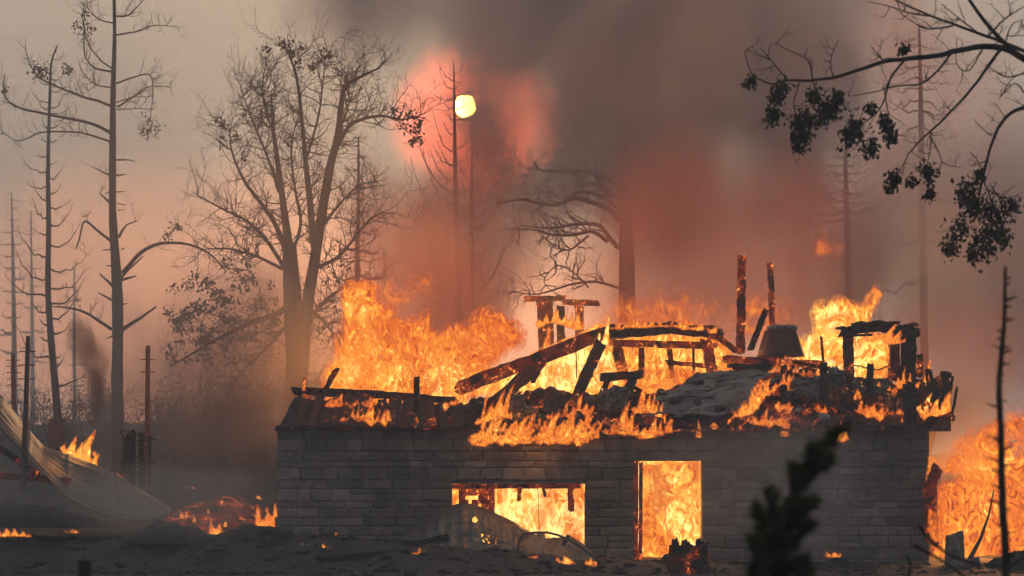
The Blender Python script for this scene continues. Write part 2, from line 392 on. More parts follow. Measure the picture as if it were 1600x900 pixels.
puff('soot', 138, 545, 52.2, 42, .7, 70, 1.8, 'fading top of the smoke wisp over the small fire')
puff('low', 1475, 650, 50.0, 120, 1.0, 120, 1.8, 'dark smoke sliding down the east end of the wall')
puff('grey', 1200, 770, 46.6, 260, 1.0, 150, 0.14, 'grey smoke curling in front of the stone wall')
puff('grey', 200, 790, 46.0, 460, 2.0, 80, 0.10, 'grey ground smoke in front of the fallen roof sheet')
puff('low', 1190, 705, 47.2, 150, .6, 95, 0.55, 'dark smoke drifting past the round vent')
# ---------------------------------------------------------------- the burning stone house
HY = 48.0; kH = K * HY
def hx(px): return (px - 800) * kH
def hz_(py): return CAMZ + (HORIZON - py) * kH
X0, X1 = hx(433), hx(1452); WT = hz_(672); TH = 0.38; YB = 56.0
WX0, WX1, WZ0, WZ1 = hx(706), hx(914), 0.30, hz_(756)
DX0, DX1, DZ1 = hx(990), hx(1097), hz_(718)
house = empty('stone_house', ((X0 + X1) / 2, HY, 0.0), 'low stone house gutted by fire with its roof fallen in', 'house')
wm = MB()
def wallbox(x0, x1, z0, z1): wm.box(x0, x1, HY + .025, HY + TH, z0, z1)
wallbox(X0, WX0, -.4, WT); wallbox(WX1, DX0, -.4, WT); wallbox(DX1, X1, -.4, WT)
wallbox(WX0, WX1, WZ1, WT); wallbox(DX0, DX1, DZ1, WT); wallbox(WX0, WX1, -.4, WZ0); wallbox(DX0, DX1, -.4, .04)
wall = obj('wall', wm, M['mortar'], house)
sm = MB(); sm.box(X0, X0 + TH, HY + TH + .002, YB, -.4, WT); obj('side_wall', sm, M['mortar'], house)
sm = MB(); sm.box(X1 - TH, X1, HY + TH + .002, YB, -.4, WT); obj('side_wall', sm, M['mortar'], house)
sm = MB(); sm.box(X0 + TH + .002, X1 - TH - .002, YB - TH, YB, -.4, WT); obj('rear_wall', sm, M['mortar'], house)
sm = MB(); sm.box(X0 + TH + .002, X1 - TH - .002, HY + TH + .002, YB - TH - .002, -.4, .06); obj('floor_slab', sm, M['debris'], house)
# stones: a handful of hewn shapes shared by all
rs = random.Random(11); stone_me = []
for i in range(10):
    b = MB(); ch = .10; j = lambda a: rs.uniform(-a, a)
    bx = [(-.5,0,-.5),(.5,0,-.5),(.5,0,.5),(-.5,0,.5)]
    mid = [(x*.985 + j(.012), -.55 + j(.12), z*.97 + j(.02)) for x, _, z in bx]
    fr = [(x*.88 + j(.05), -1 + j(.22), z*.74 + j(.07)) for x, _, z in bx]
    c = (j(.2), -1.12 + j(.15), j(.2))
    b.add(bx + mid + fr + [c], [[0,1,5,4],[1,2,6,5],[2,3,7,6],[3,0,4,7],[4,5,9,8],[5,6,10,9],[6,7,11,10],[7,4,8,11],[8,9,12],[9,10,12],[10,11,12],[11,8,12]])
    me = b.mesh('stone'); me.materials.append(M['stone']); stone_me.append(me)
stones = []
z = 0.02
while z < WT - .08:
    hgt = rs.choice((.13, .17, .19, .22, .25)); hgt = min(hgt, WT - z); zt = z + hgt
    spans = []
    def cut(sp, a, b_): 
        out = []
        for p, q in sp:
            if b_ <= p or a >= q: out.append((p, q)); continue
            if a - p > .05: out.append((p, a))
            if q - b_ > .05: out.append((b_, q))
        return out
    spans = [(X0, X1)]
    if z < WZ1 - .06 and zt > WZ0 + .06: spans = cut(spans, WX0, WX1)
    if z < DZ1 - .06: spans = cut(spans, DX0, DX1)
    for p, q in spans:
        x = p
        while x < q - 1e-4:
            wd = rs.uniform(.26, .62) * (1.15 if hgt < .18 else 1)
            if q - (x + wd) < .2: wd = q - x
            if hgt > .2 and rs.random() < .14:      # two thin stones in one course
                h1 = hgt * rs.uniform(.4, .6); stones += [(x, x + wd, z, z + h1), (x, x + wd, z + h1, zt)]
            else: stones.append((x, x + wd, z, zt))
            x += wd
    z = zt
stones.sort(key=lambda s: -(s[1] - s[0]) * (s[3] - s[2]) * (1 if s[2] > .35 or s[0] > WX1 else .2))
wl = wloc(wall); rest = MB()
for i, (a, b_, c, d) in enumerate(stones):
    me = stone_me[rs.randrange(10)]; g_ = .003
    sc = Vector((b_ - a - 2 * g_, rs.uniform(.03, .055), d - c - 2 * g_)); lc = Vector(((a + b_) / 2, HY + .024, (c + d) / 2))
    if i < 300:
        o = bpy.data.objects.new('stone', me); o.scale = sc; o.location = lc - wl; o.parent = wall; col.objects.link(o)
    else:
        rest.add([(v.co.x * sc.x + lc.x, v.co.y * sc.y + lc.y, v.co.z * sc.z + lc.z) for v in me.vertices], [list(p.vertices) for p in me.polygons])
if rest.v: obj('small_stones', rest, M['stone'], wall)['kind'] = 'stuff'
for nm, (a, b_, c, d) in (('window_lintel', (WX0 - .12, WX1 + .12, WZ1 - .02, WZ1 + .09)),):
    b = MB(); b.box(a, b_, HY - .012, HY + .02, c, d)
rb = random.Random(5)
def timber(name, p0, p1, w, d, mat='char', seg=8, jag=.3, bend=0.0, parent=house):
    b = MB(); b.beam(p0, p1, w, d, rb, seg, jag, bend); return obj(name, b, M[mat], parent)
# door and window frames left in the openings
timber('door_jamb', (DX0 + .05, HY + .16, .04), (DX0 + .05, HY + .16, DZ1 - .01), .09, .22, 'char_hot', 14, .2)
timber('door_jamb', (DX0 + .15, HY + .28, .04), (DX0 + .16, HY + .28, DZ1 - .05), .07, .10, 'char_hot', 14, .3)
timber('window_post', (hx(770), HY + .22, WZ0), (hx(768), HY + .22, WZ1), .10, .12, 'char_hot', 10, .4)
timber('window_post', (hx(893), HY + .22, hz_(795)), (hx(892), HY + .22, WZ1), .11, .10, 'char_hot', 6, .5)
timber('window_header', (WX0, HY + .24, WZ1 - .05), (WX1, HY + .24, WZ1 - .04), .09, .14, 'char_hot', 12, .4)
timber('hanging_splinter', (hx(812), HY + .22, WZ1 - .02), (hx(811), HY + .22, hz_(781)), .07, .05, 'char_hot', 5, .6)
timber('hanging_splinter', (hx(847), HY + .22, WZ1 - .02), (hx(852), HY + .22, hz_(774)), .05, .05, 'char_hot', 5, .6)
b = MB(); b.sheet(12, 8, lambda u, v: (hx(716) + u * (hx(772) - hx(716)), HY + .42 + .05 * fbm(u * 3, v * 3), hz_(806) + v * (hz_(762) - hz_(806))),
      lambda u, v: fbm(u * 5, v * 4, 7) > .12)
solid(obj('burnt_panel', b, M['char_hot'], house), .03)
b = MB(); b.tube([(hx(841), HY + .4, hz_(760)), (hx(842), HY + .4, hz_(800)), (hx(843), HY + .42, hz_(832))], .006, 5); obj('hanging_wire', b, M['iron'], house)
# round vent and the ledge over it
b = MB(); b.tube([(hx(1191), HY - .06, hz_(747)), (hx(1191), HY + .02, hz_(747))], .13, 20); v_ = obj('round_vent', b, M['iron'], house)
b = MB()
for k in range(-2, 3): b.box(hx(1191) - .11, hx(1191) + .11, HY - .075, HY - .062, hz_(747) + k * .045 - .008, hz_(747) + k * .045 + .008)
obj('vent_grille', b, M['mortar'], v_)
b = MB(); b.box(hx(1165), hx(1290), HY - .09, HY - .03, hz_(735), hz_(731)); obj('stone_ledge', b, M['stone'], house)
# wall plate and the burnt eave on the west half
timber('wall_plate', (X0 - .05, HY + .12, WT + .04), (hx(945), HY + .12, WT + .03), .10, .24, 'char_cold', 30, .2)
timber('wall_plate', (hx(947), HY + .12, WT + .03), (X1 + .05, HY + .12, WT + .05), .10, .24, 'char_cold', 30, .2)
BY = 50.0
timber('roof_beam', P(458, 611, BY), P(600, 617, BY), .16, .18, 'char', 14, .25)
timber('roof_beam', P(597, 617, BY - .1), P(712, 626, BY - .1), .14, .18, 'char', 12, .25)
for i in range(25):
    u = i / 24; px = 441 + u * 285; tx = 463 + u * 255; dr = rb.uniform(-3, 3); top = 616 + u * 12 + rb.choice((0, 0, 4, 10, 22)) * rb.random()
    timber('roof_board', P(px + dr, 668 + rb.uniform(-3, 2), 47.75), P(tx + dr * 1.5, top, BY - .2 + rb.uniform(-.3, .1)), .17 * rb.uniform(.8, 1.15), .04, 'char' if i % 3 else 'char_cold', 6, .3)
b = MB(); b.sheet(30, 6, lambda u, v: tuple(P(446 + u * 280 + v * 18 * (1 - u), 667 + v * (622 - 667 + 10 * u), 47.95 + 1.95 * v) + Vector((0, 0, -.04 + .03 * fbm(u * 20, v * 5, 3))))); solid(obj('gap_backing', b, M['char'], house), .03)  # dark sheet added behind the boards so their gaps read dark, not sky
timber('charred_post', P(652, 650, 48.6), P(651, 590, 48.6), .10, .10, 'char_cold', 8, .5)
timber('charred_post', P(508, 610, 50.6), P(525, 578, 50.6), .10, .12, 'char', 6, .5)
timber('charred_stick', P(474, 607, 50), P(476, 590, 50), .05, .05, 'char_hot', 4, .6)
# fallen rafters and the frames still standing
T = [('rafter', (716,607,49.2),(938,523,51.0),.26,.20,'char_hot',16), ('rafter', (735,596,49.5),(932,519,51.3),.10,.16,'char',16), ('rafter',(742,604,49.1),(900,546,50.6),.09,.12,'char_hot',10),
     ('rafter', (764,640,48.4),(845,566,50.2),.25,.16,'char',12), ('rafter',(905,612,48.8),(944,524,50.6),.22,.18,'char',12),
     ('ridge_beam',(944,521,50.8),(1040,514,51.0),.24,.22,'char_cold',10), ('ridge_beam',(1024,512,51.0),(1122,522,51.2),.21,.22,'char',12), ('ridge_board',(950,512,50.9),(1116,511,51.3),.06,.2,'char_cold',22),
     ('tie_beam',(950,536,50.7),(1120,541,51.1),.14,.14,'char_hot',14), ('gable_post',(1103,531,51.1),(1113,584,50.9),.22,.12,'char_hot',8), ('gable_post',(1083,540,51.1),(1084,585,50.9),.05,.06,'char',6),
     ('gable_post',(962,538,51.2),(975,590,51.0),.22,.10,'char_hot',8),('gable_post',(1002,540,51.3),(1003,590,51.1),.13,.08,'char_hot',8),('gable_post',(1046,540,51.4),(1050,590,51.2),.11,.08,'char_hot',8),
     ('sway_brace',(1118,524,51.2),(1150,548,51.2),.12,.10,'char_hot',8), ('sill_rail',(1040,566,51.2),(1105,572,51.2),.09,.1,'char_hot',8),
     ('table_rail',(940,590,49.4),(1002,585,49.4),.16,.16,'char',8),('table_leg',(952,590,49.3),(934,628,48.9),.11,.10,'char_cold',6),('table_leg',(990,588,49.3),(978,622,48.9),.18,.10,'char_cold',6),
     ('stub_post',(832,598,49.2),(841,582,49.2),.08,.06,'char',5), ('window_frame_post',(847,468,54.5),(850,556,54.5),.22,.14,'char_hot',12), ('window_frame_post',(859,470,54.5),(862,552,54.5),.12,.1,'char_hot',12),
     ('window_frame_post',(876,478,54.5),(877,540,54.5),.17,.12,'char',9),('window_frame_post',(905,480,54.5),(906,534,54.5),.19,.12,'char_hot',8),('window_frame_head',(820,467,54.4),(884,466,54.4),.11,.16,'char_hot',10),('window_frame_head',(880,472,54.4),(935,474,54.4),.12,.16,'char_hot',8),
     ('chimney_post',(1157,549,50.6),(1159,403,50.6),.17,.15,'char_hot',22),('chimney_post',(1207,518,51.2),(1203,413,51.2),.12,.12,'char_hot',18),('leaning_post',(1173,546,50.4),(1196,486,50.4),.12,.11,'char',10),('thin_rod',(1287,572,50),(1283,527,50),.05,.05,'char',8),
     ('platform_beam',(1132,561,49.8),(1286,570,49.8),.14,.3,'char_hot',14),('platform_beam',(1138,571,49.6),(1245,574,49.6),.08,.2,'char_cold',10),('platform_beam',(1205,559,49.9),(1298,577,49.5),.07,.16,'char',8),
     ('fallen_beam',(1238,583,49.0),(1150,652,48.3),.17,.14,'char',12),('fallen_beam',(1215,582,49.2),(1180,604,48.7),.08,.08,'char_hot',6),
     ('upright',(1225,572,48.8),(1224,632,48.4),.13,.12,'char_cold',8),('upright',(1287,570,48.9),(1286,632,48.4),.14,.12,'char_cold',9),
     ('frame_post',(1325,523,49.6),(1327,604,49.2),.19,.16,'char',10),('frame_post',(1397,530,49.6),(1399,592,49.3),.20,.18,'char',8),('frame_post',(1420,520,49.5),(1418,612,49.1),.28,.20,'char_cold',10),('frame_post',(1437,556,49.6),(1437,586,49.4),.13,.12,'char',5),
     ('frame_head',(1313,519,49.6),(1372,511,49.6),.17,.2,'char_cold',9),('frame_head',(1368,511,49.6),(1432,520,49.5),.17,.2,'char_cold',10),('frame_board',(1318,525,49.5),(1362,523,49.5),.05,.1,'char_cold',6),('frame_board',(1330,507,49.7),(1425,511,49.7),.05,.14,'char_cold',14),
     ('short_post',(1360,570,49.0),(1358,614,48.7),.13,.1,'char_cold',7),('thin_post',(1389,572,49.2),(1389,600,49.1),.05,.06,'char_hot',6),('corner_post',(1420,600,48.3),(1423,668,48.2),.24,.18,'char_cold',9),('corner_post',(1441,600,48.5),(1442,672,48.3),.12,.12,'char',8)]
for nm, a, b_, w_, d_, m_, sg in T: timber(nm, P(*a), P(*b_), w_, d_, m_, sg, .32)
b = MB(); b.tube([P(1328, 571, 49.4), P(1345, 572, 49.4), P(1358, 577, 49.4), P(1372, 578, 49.4), P(1393, 570, 49.4)], .014, 5); obj('sagging_wire', b, M['iron'], house)
b = MB(); b.tube([P(900, 545, 50.5), P(901, 590, 50.2)], .012, 5); obj('hanging_wire', b, M['iron'], house)
# shingle crust on the ridge and the frame head
for i in range(34):
    u = rb.random(); px = 955 + u * 165 if i < 20 else 1316 + rb.random() * 118; py = (511 + 3 * math.sin(u * 9)) if i < 20 else 511 - 5 * math.sin((px - 1316) / 118 * 3.1)
    Yc = 51.0 if i < 20 else 49.6
    b = MB(); b.chunk(P(px, py + rb.uniform(-3, 2), Yc + rb.uniform(-.15, .15)), rb.uniform(.06, .13), rb, (1.5, 1.2, .45)); obj('shingle', b, M['char_cold'] if i % 2 else M['char'], house)
# the charred half barrel on the platform
b = MB()
def barrel(u, v):
    a = u * 2 * math.pi; r = (.50 - .17 * v + .02 * math.sin(a * 7)); c = P(1221, 557 - 41 * v, 50.3)
    return (c.x + r * math.cos(a), c.y + r * math.sin(a), c.z + (.05 * fbm(u * 6, 2) if v > .9 else 0))
b.sheet(25, 8, barrel); rim = [barrel(i / 24, 1) for i in range(24)]
b.add(rim, [list(range(24))]); obj('scorched_tub', b, M['tub'], house, smooth=True)
for i in range(9):
    b = MB(); b.chunk(P(1203 + i * 4.6, 513 + rb.uniform(-2, 3), 50.2), rb.uniform(.07, .14), rb, (1.3, 1, .7)); obj('ash_lump', b, M['ash_sheet'], house)
# debris heaped on the walls
prof = [(690,648),(720,634),(745,622),(770,618),(800,622),(820,612),(842,603),(862,603),(885,610),(905,616),(930,616),(955,610),(985,606),(1010,614),(1040,610),(1065,596),(1090,584),(1130,580),(1160,574),(1200,578),(1250,580),(1295,584),(1330,600),(1365,606),(1400,602),(1425,598),(1450,592),(1478,582),(1488,600)]
pxs = [p[0] for p in prof]; pys = [p[1] for p in prof]
def heap(u, v):
    px = 692 + u * 794; top = float(np.interp(px, pxs, pys)); rough = fbm(px * .07, v * 5, 2.0, 4) * 9 + fbm(px * .25, v * 12, 5., 3) * 5
    if v < .6:
        t = v / .6; py = 674 + (top - 674) * t; Y = 47.85 + 2.1 * t; py += rough * min(1, t * 3); Y += fbm(px * .1, v * 7, 8, 3) * .3
        q = P(px, py, Y)
    else:
        t = (v - .6) / .4; q = P(px, top + rough * (1 - t), 49.95); q.y += 2.6 * t; q.z -= (q.z - 2.2) * t
    return q
b = MB(); b.sheet(260, 34, heap); hp = obj('heaped_debris', b, M['debris'], house); hp['kind'] = 'stuff'
for i in range(150):
    px = rb.uniform(700, 1482); top = float(np.interp(px, pxs, pys)); v = rb.random() ** .8
    py = 668 + (top - 668) * v; Y = 47.8 + 2.0 * v
    if i % 3 == 0:
        a = rb.uniform(-.9, .9) + rb.choice((0, 0, 1.2)); L = rb.uniform(9, 30)
        timber('charred_board', P(px - L * math.cos(a), py + L * math.sin(a) * .7 - 3, Y - .1), P(px + L * math.cos(a), py - L * math.sin(a) * .7 - 3, Y + rb.uniform(-.2, .4)), rb.uniform(.06, .13), .05, rb.choice(('char', 'char_cold', 'char_cold', 'char_hot')), 5, .4)
    else:
        b = MB(); b.chunk(P(px, py, Y), rb.uniform(.05, .17), rb, (rb.uniform(.8, 1.7), 1, rb.uniform(.5, 1))); obj('rubble_block', b, rb.choice((M['char_cold'], M['debris'], M['char_cold'], M['metal_dark'], M['ash_sheet'] if rb.random() < .5 else M['char_cold'])), house)
# ash-grey roof panels that slid down the heap
def panel(name, poly, Y0, Y1, seed, mat='ash_sheet', crumple=7, nn=26, thick=.03):
    (a, b_, c, d) = poly   # tl, tr, br, bl
    mb = MB()
    def fn(u, v):
        tx = a[0] + (b_[0] - a[0]) * u; ty = a[1] + (b_[1] - a[1]) * u; bx = d[0] + (c[0] - d[0]) * u; by = d[1] + (c[1] - d[1]) * u
        px = tx + (bx - tx) * v; py = ty + (by - ty) * v; e = 1
        q = P(px + fbm(u * 4, v * 4, seed) * crumple, py + fbm(u * 4 + 9, v * 4, seed, 5) * crumple, Y1 + (Y0 - Y1) * v)
        q.y += fbm(u * 5, v * 5, seed + 3) * .3; return q
    mb.sheet(nn, max(6, int(nn * .6)), fn, lambda u, v: (u < .08 or u > .92 or v < .1 or v > .88) and fbm(u * 9, v * 9, seed) > .1)
    o = obj(name, mb, M[mat], house); return solid(o, thick)
panel('roof_panel', [(1085, 586), (1206, 571), (1238, 596), (1040, 622)], 48.9, 49.6, 1.3, crumple=10)
panel('roof_panel', [(1030, 612), (1222, 590), (1172, 644), (1008, 652)], 48.2, 48.9, 4.1, crumple=10)
panel('roof_panel', [(1232, 590), (1282, 588), (1280, 622), (1230, 620)], 48.7, 48.9, 6.1)
panel('roof_panel', [(1292, 574), (1322, 576), (1322, 606), (1292, 602)], 48.9, 49.0, 8.4)
panel('roof_panel', [(1332, 588), (1392, 592), (1394, 618), (1334, 612)], 48.7, 49.0, 10.4, 'metal_dark')
panel('roof_panel', [(940, 606), (985, 604), (978, 640), (930, 642)], 48.3, 48.7, 12.4, 'metal_dark')
panel('roof_panel', [(790, 618), (815, 612), (822, 640), (786, 644)], 48.3, 48.6, 14.4, 'metal_dark')
for i in range(13):   # jagged remains at the east corner and along the eave
    px = 1440 + rb.random() * 50; timber('splinter', P(px, 640 + rb.uniform(-20, 20), 48.6), P(px + rb.uniform(-14, 14), 600 + rb.uniform(-24, 20), 48.8), .05, .04, 'char_cold', 4, .5)
# ---------------------------------------------------------------- things in the yard
ry = random.Random(21)
def one(name, mb, mat, label, cat, smooth=False, group=None): return tag(obj(name, mb, M[mat], smooth=smooth), label, cat, group)
# curved metal sheet fallen at the west side
tops = [(-30,596),(4,620),(35,662),(68,697),(108,712),(149,727),(199,752),(240,776),(268,795)]
bots = [(-30,640),(0,669),(34,705),(64,736),(107,779),(149,800),(199,812),(240,812),(262,806)]
def fallen(u, v):
    k = u * (len(tops) - 1); i = min(int(k), len(tops) - 2); f = k - i
    tx = tops[i][0] + (tops[i+1][0] - tops[i][0]) * f; ty = tops[i][1] + (tops[i+1][1] - tops[i][1]) * f
    bx = bots[i][0] + (bots[i+1][0] - bots[i][0]) * f; by = bots[i][1] + (bots[i+1][1] - bots[i][1]) * f
    px = tx + (bx - tx) * v; py = ty + (by - ty) * v - 7 * math.sin(v * math.pi) * (1 - u)
    q = P(px, py, 49.6 - 2.2 * v); q += Vector((0, -1, .4)) * (.009 * math.sin(v * 44) + (.05 if abs((u * 5) % 1 - .5) < .03 else 0) + .16 * fbm(u * 3, v * 3, 2.2)); return q
b = MB(); b.sheet(120, 110, fallen); o = one('fallen_roof_sheet', b, 'metal', 'large curved metal roof sheet fallen beside the small fire', 'roof sheet', True); solid(o, .02)
b = MB()
def mound(cx, cy, Y, rx, h, ryy, seed, n=26):
    base = P(cx, cy, Y)
    def fn(u, v):
        a = u * 2 * math.pi; r = v; hh = h * (1 - r * r) * (1 + .8 * fbm(3 * r * math.cos(a) + seed, 3 * r * math.sin(a), seed))
        return (base.x + rx * r * math.cos(a), base.y + ryy * r * math.sin(a), base.z - .15 + hh + .10 * fbm(9 * r * math.cos(a), 9 * r * math.sin(a), seed) * (1 - r))
    m = MB(); m.sheet(n, 14, fn); return m
one('rubble_mound', mound(20, 812, 47.0, 2.0, .45, .9, 1.1, 40), 'char_cold', 'dark burnt heap under the fallen roof sheet', 'rubble heap')
one('rubble_mound', mound(262, 836, 46.6, 1.0, .36, .8, 5.1, 34), 'char_cold', 'dark rubble mound at the low end of the fallen roof sheet', 'rubble heap')
one('rubble_mound', mound(400, 840, 46.8, 1.1, .35, .7, 8.1, 34), 'char_cold', 'low ash mound at the west corner of the house', 'rubble heap')
M['ember_bed'] = char('ember_bed', 0.9, .1, 1.0, .28)
eb = MB()
def bed(u, v):
    a = u * 2 * math.pi; r = v * (1 + .25 * fbm(math.cos(a) * 2, math.sin(a) * 2, 4.4)); x = -5.9 + 1.75 * r * math.cos(a); yy = 51.6 + 2.6 * r * math.sin(a)
    return (x, yy, ground_z(x, yy) + .10 * (1 - v * v) * (1 + 2.5 * fbm(x * 2.2, yy * 2.2, 7)) + .02 - .06 * v)
eb.sheet(70, 24, bed)
one('ember_bed', eb, 'ember_bed', 'glowing ember bed on the slope left of the house', 'embers')
def pole(pts, r0, r1, name, mat, label, cat, pins=0, Y=50):
    e = empty(name, P(pts[-1][0], pts[-1][1], Y), label, cat)
    n = 9; line = [P(pts[0][0] + (pts[1][0] - pts[0][0]) * i / n, pts[0][1] + (pts[1][1] - pts[0][1]) * i / n, Y) for i in range(n + 1)]
    b = MB(); b.tube(line, [r0 + (r1 - r0) * i / n + ry.uniform(-.006, .006) for i in range(n + 1)], 8); obj('pole', b, M[mat], e)
    for i in range(pins):
        c = line[0].lerp(line[-1], .10 + .09 * i); s = .16
        b = MB(); b.tube([c - Vector((s, 0, 0)), c + Vector((s, 0, 0))], .012, 5); obj('peg', b, M['iron'], e)
    return e
pole([(44, 525), (37, 765)], .045, .065, 'burnt_pole', 'iron', 'tall dark pole standing in front of the fallen roof sheet', 'pole', 3, 47.5)
pole([(20, 552), (22, 660)], .05, .06, 'pegged_pole', 'rust', 'short rusty pole with pegs behind the fallen roof sheet', 'pole', 5, 56)
pole([(231, 540), (230, 756)], .05, .07, 'rusty_pole', 'rust', 'tall rust red pole beside the burnt trellis', 'pole', 2, 53)
# burnt trellis
tr = empty('burnt_trellis', P(212, 755, 52), 'charred wooden trellis frame behind the fallen roof sheet', 'trellis')
for px in (193, 203, 209, 221, 234):
    b = MB(); b.beam(P(px + ry.uniform(-2, 2), 758, 52), P(px + ry.uniform(-4, 4), 676 + abs(px - 212) * .5 + ry.uniform(-6, 12), 52 + ry.uniform(-.2, .2)), ry.uniform(.05, .11), .07, ry, 9, .55); obj('upright', b, M['char_cold'], tr)
for i in range(8):
    py = 684 + i * 9 + ry.uniform(-3, 3); x0 = 188 + ry.uniform(-5, 12); b = MB(); b.tube([P(x0, py, 51.9), P((x0 + 236) / 2, py + ry.uniform(-5, 3), 51.9), P(236 + ry.uniform(-14, 10), py + ry.uniform(-8, 6), 51.9)], .018, 5); obj('slat', b, M['char_cold'], tr)
for i in range(5):
    x0 = ry.uniform(188, 236); b = MB(); b.tube([P(x0, 690, 51.9), P(x0 + ry.uniform(-8, 8), 676, 51.9), P(x0 + ry.uniform(-16, 16), 664 + ry.uniform(-3, 12), 51.9)], [.02, .014, .006], 5); obj('twig', b, M['char_cold'], tr)
b = MB(); b.box(*(lambda a, c: (a.x, c.x, a.y, a.y + .5, c.z, a.z))(P(76, 654, 55), P(96, 700, 55))); one('rust_red_box', b, 'rust', 'rust red metal box behind the fallen roof sheet', 'box')
# wire-strung bits and shed wreck under the sheet
for i, (a, c, l) in enumerate((((0, 700), (60, 742), 'charred plank sloping under the curved roof sheet'), ((-10, 742), (110, 752), 'charred plank lying level beside the dark pole'))):
    b = MB(); b.beam(P(a[0], a[1], 48.3), P(c[0], c[1], 47.9), .12, .08, ry, 10, .3); one('charred_plank', b, 'char', l, 'plank')
# buckled sheet metal in front of the window
dome_x = [560, 600, 640, 690, 720, 745, 770, 800, 830, 870, 915]; dome_y = [872, 856, 832, 798, 786, 789, 799, 815, 832, 852, 874]
def dome(u, v):
    px = 560 + 355 * u; top = float(np.interp(px, dome_x, dome_y)); t = v; py = 882 + (top - 882) * math.sin(t * math.pi / 2) ** .8
    q = P(px, py, 46.2 + 1.35 * t); q.y += .09 * fbm(u * 4, v * 3, 6.6) + .02 * math.sin(u * 120) + .12 * abs(fbm(u * 9, v * 7, 3.)); q.z += .05 * fbm(u * 9, v * 6, 2.) ; return q
def dome_hole(u, v):
    px = 560 + 355 * u; a = ((px - 742) / 4.2) ** 2 + ((v - .50) / .045) ** 2 < 1
    return a or (752 < px < 776 and .20 < v < .30 and fbm(px * .2, v * 30, 1.) > .06)
b = MB(); b.sheet(260, 70, dome, dome_hole); o = one('buckled_metal_sheet', b, 'metal_dark', 'big buckled metal sheet humped under the burning window', 'metal sheet', True); solid(o, .012)
def flap(a, c, d, e, Y0, Y1, seed):
    m = MB()
    def fn(u, v):
        tx = a[0] + (c[0] - a[0]) * u; ty = a[1] + (c[1] - a[1]) * u; bx = e[0] + (d[0] - e[0]) * u; by = e[1] + (d[1] - e[1]) * u
        q = P(tx + (bx - tx) * v, ty + (by - ty) * v - 4 * math.sin(v * 3), Y1 + (Y0 - Y1) * v); q.y += .12 * fbm(u * 3, v * 3, seed); q.z += .04 * fbm(u * 5, v * 5, seed); return q
    m.sheet(22, 14, fn); return m
o = one('crumpled_sheet', flap((824, 838), (850, 832), (862, 884), (800, 884), 46.0, 46.8, 2), 'metal_dark', 'small crumpled metal sheet inside the bent pipe hoop', 'metal sheet', True); solid(o, .012)
o = one('crumpled_sheet', flap((852, 842), (892, 838), (946, 884), (846, 884), 45.9, 46.7, 5), 'metal_dark', 'crumpled metal sheet peaked beside the bent pipe hoop', 'metal sheet', True); solid(o, .012)
b = MB(); hoop = [(809, 866), (810, 850), (813, 840), (820, 834), (835, 832), (855, 832), (872, 836), (888, 843), (905, 853), (922, 866), (940, 879)]
b.tube([P(x, y, 45.8) for x, y in hoop], .022, 8); one('bent_pipe', b, 'iron', 'bent metal pipe hoop in front of the burning window', 'pipe', True)
b = MB(); b.beam(P(880, 852, 45.9), P(888, 836, 45.9), .06, .03, ry, 4, .6); one('metal_shard', b, 'iron', 'small pointed metal shard on the bent pipe hoop', 'shard')
b = MB(); b.beam(P(560, 868, 45.9), P(700, 838, 46.6), .10, .08, ry, 16, .3); one('charred_plank', b, 'char_cold', 'long charred plank leaning on the buckled metal sheet', 'plank')
b = MB(); b.beam(P(500, 874, 45.6), P(640, 862, 45.8), .10, .09, ry, 16, .3); one('charred_plank', b, 'char_cold', 'charred plank lying flat before the buckled metal sheet', 'plank')
# tree stump, door rubble
st = empty('tree_stump', P(1077, 915, 43.6), 'charred tree stump standing before the burning door', 'stump')
c = P(1077, 915, 43.6); b = MB()
def stump(u, v):
    a = u * 2 * math.pi; r = .40 - .07 * v + .05 * fbm(math.cos(a) * 3, math.sin(a) * 3, v * 1.2) + .02 * math.sin(a * 11)
    return (c.x + r * math.cos(a), c.y + r * math.sin(a), c.z - .2 + v * .92 + (.14 * fbm(u * 14, 3.3) if v > .93 else 0))
b.sheet(41, 14, stump); ring = [stump(i / 40, 1) for i in range(40)]; b.add(ring + [(c.x, c.y, c.z + .55)], [[i, (i + 1) % 40, 40] for i in range(40)])
obj('burnt_bark', b, M['char'], st)
for i in range(7):
    a = i * .9; b = MB(); b.beam((c.x + .27 * math.cos(a), c.y + .27 * math.sin(a), c.z + .6), (c.x + .29 * math.cos(a), c.y + .29 * math.sin(a), c.z + .74 + ry.random() * .1), .09, .05, ry, 3, .6); obj('splinter', b, M['char_cold'], st)
one('rubble_mound', mound(1065, 893, 46.6, .62, .52, .5, 9.4, 34), 'char_cold', 'dark rubble mound in the burning doorway behind the stump', 'rubble heap')
one('rubble_mound', mound(1300, 905, 45.6, 1.7, .42, .7, 12.4, 40), 'char_cold', 'low ash mound in front of the stone wall near the green sprig', 'rubble heap')
one('rubble_mound', mound(1590, 905, 46.0, 1.0, .62, .8, 15.4, 34), 'char_cold', 'dark mound below the big fire behind the thorny stem', 'rubble heap')
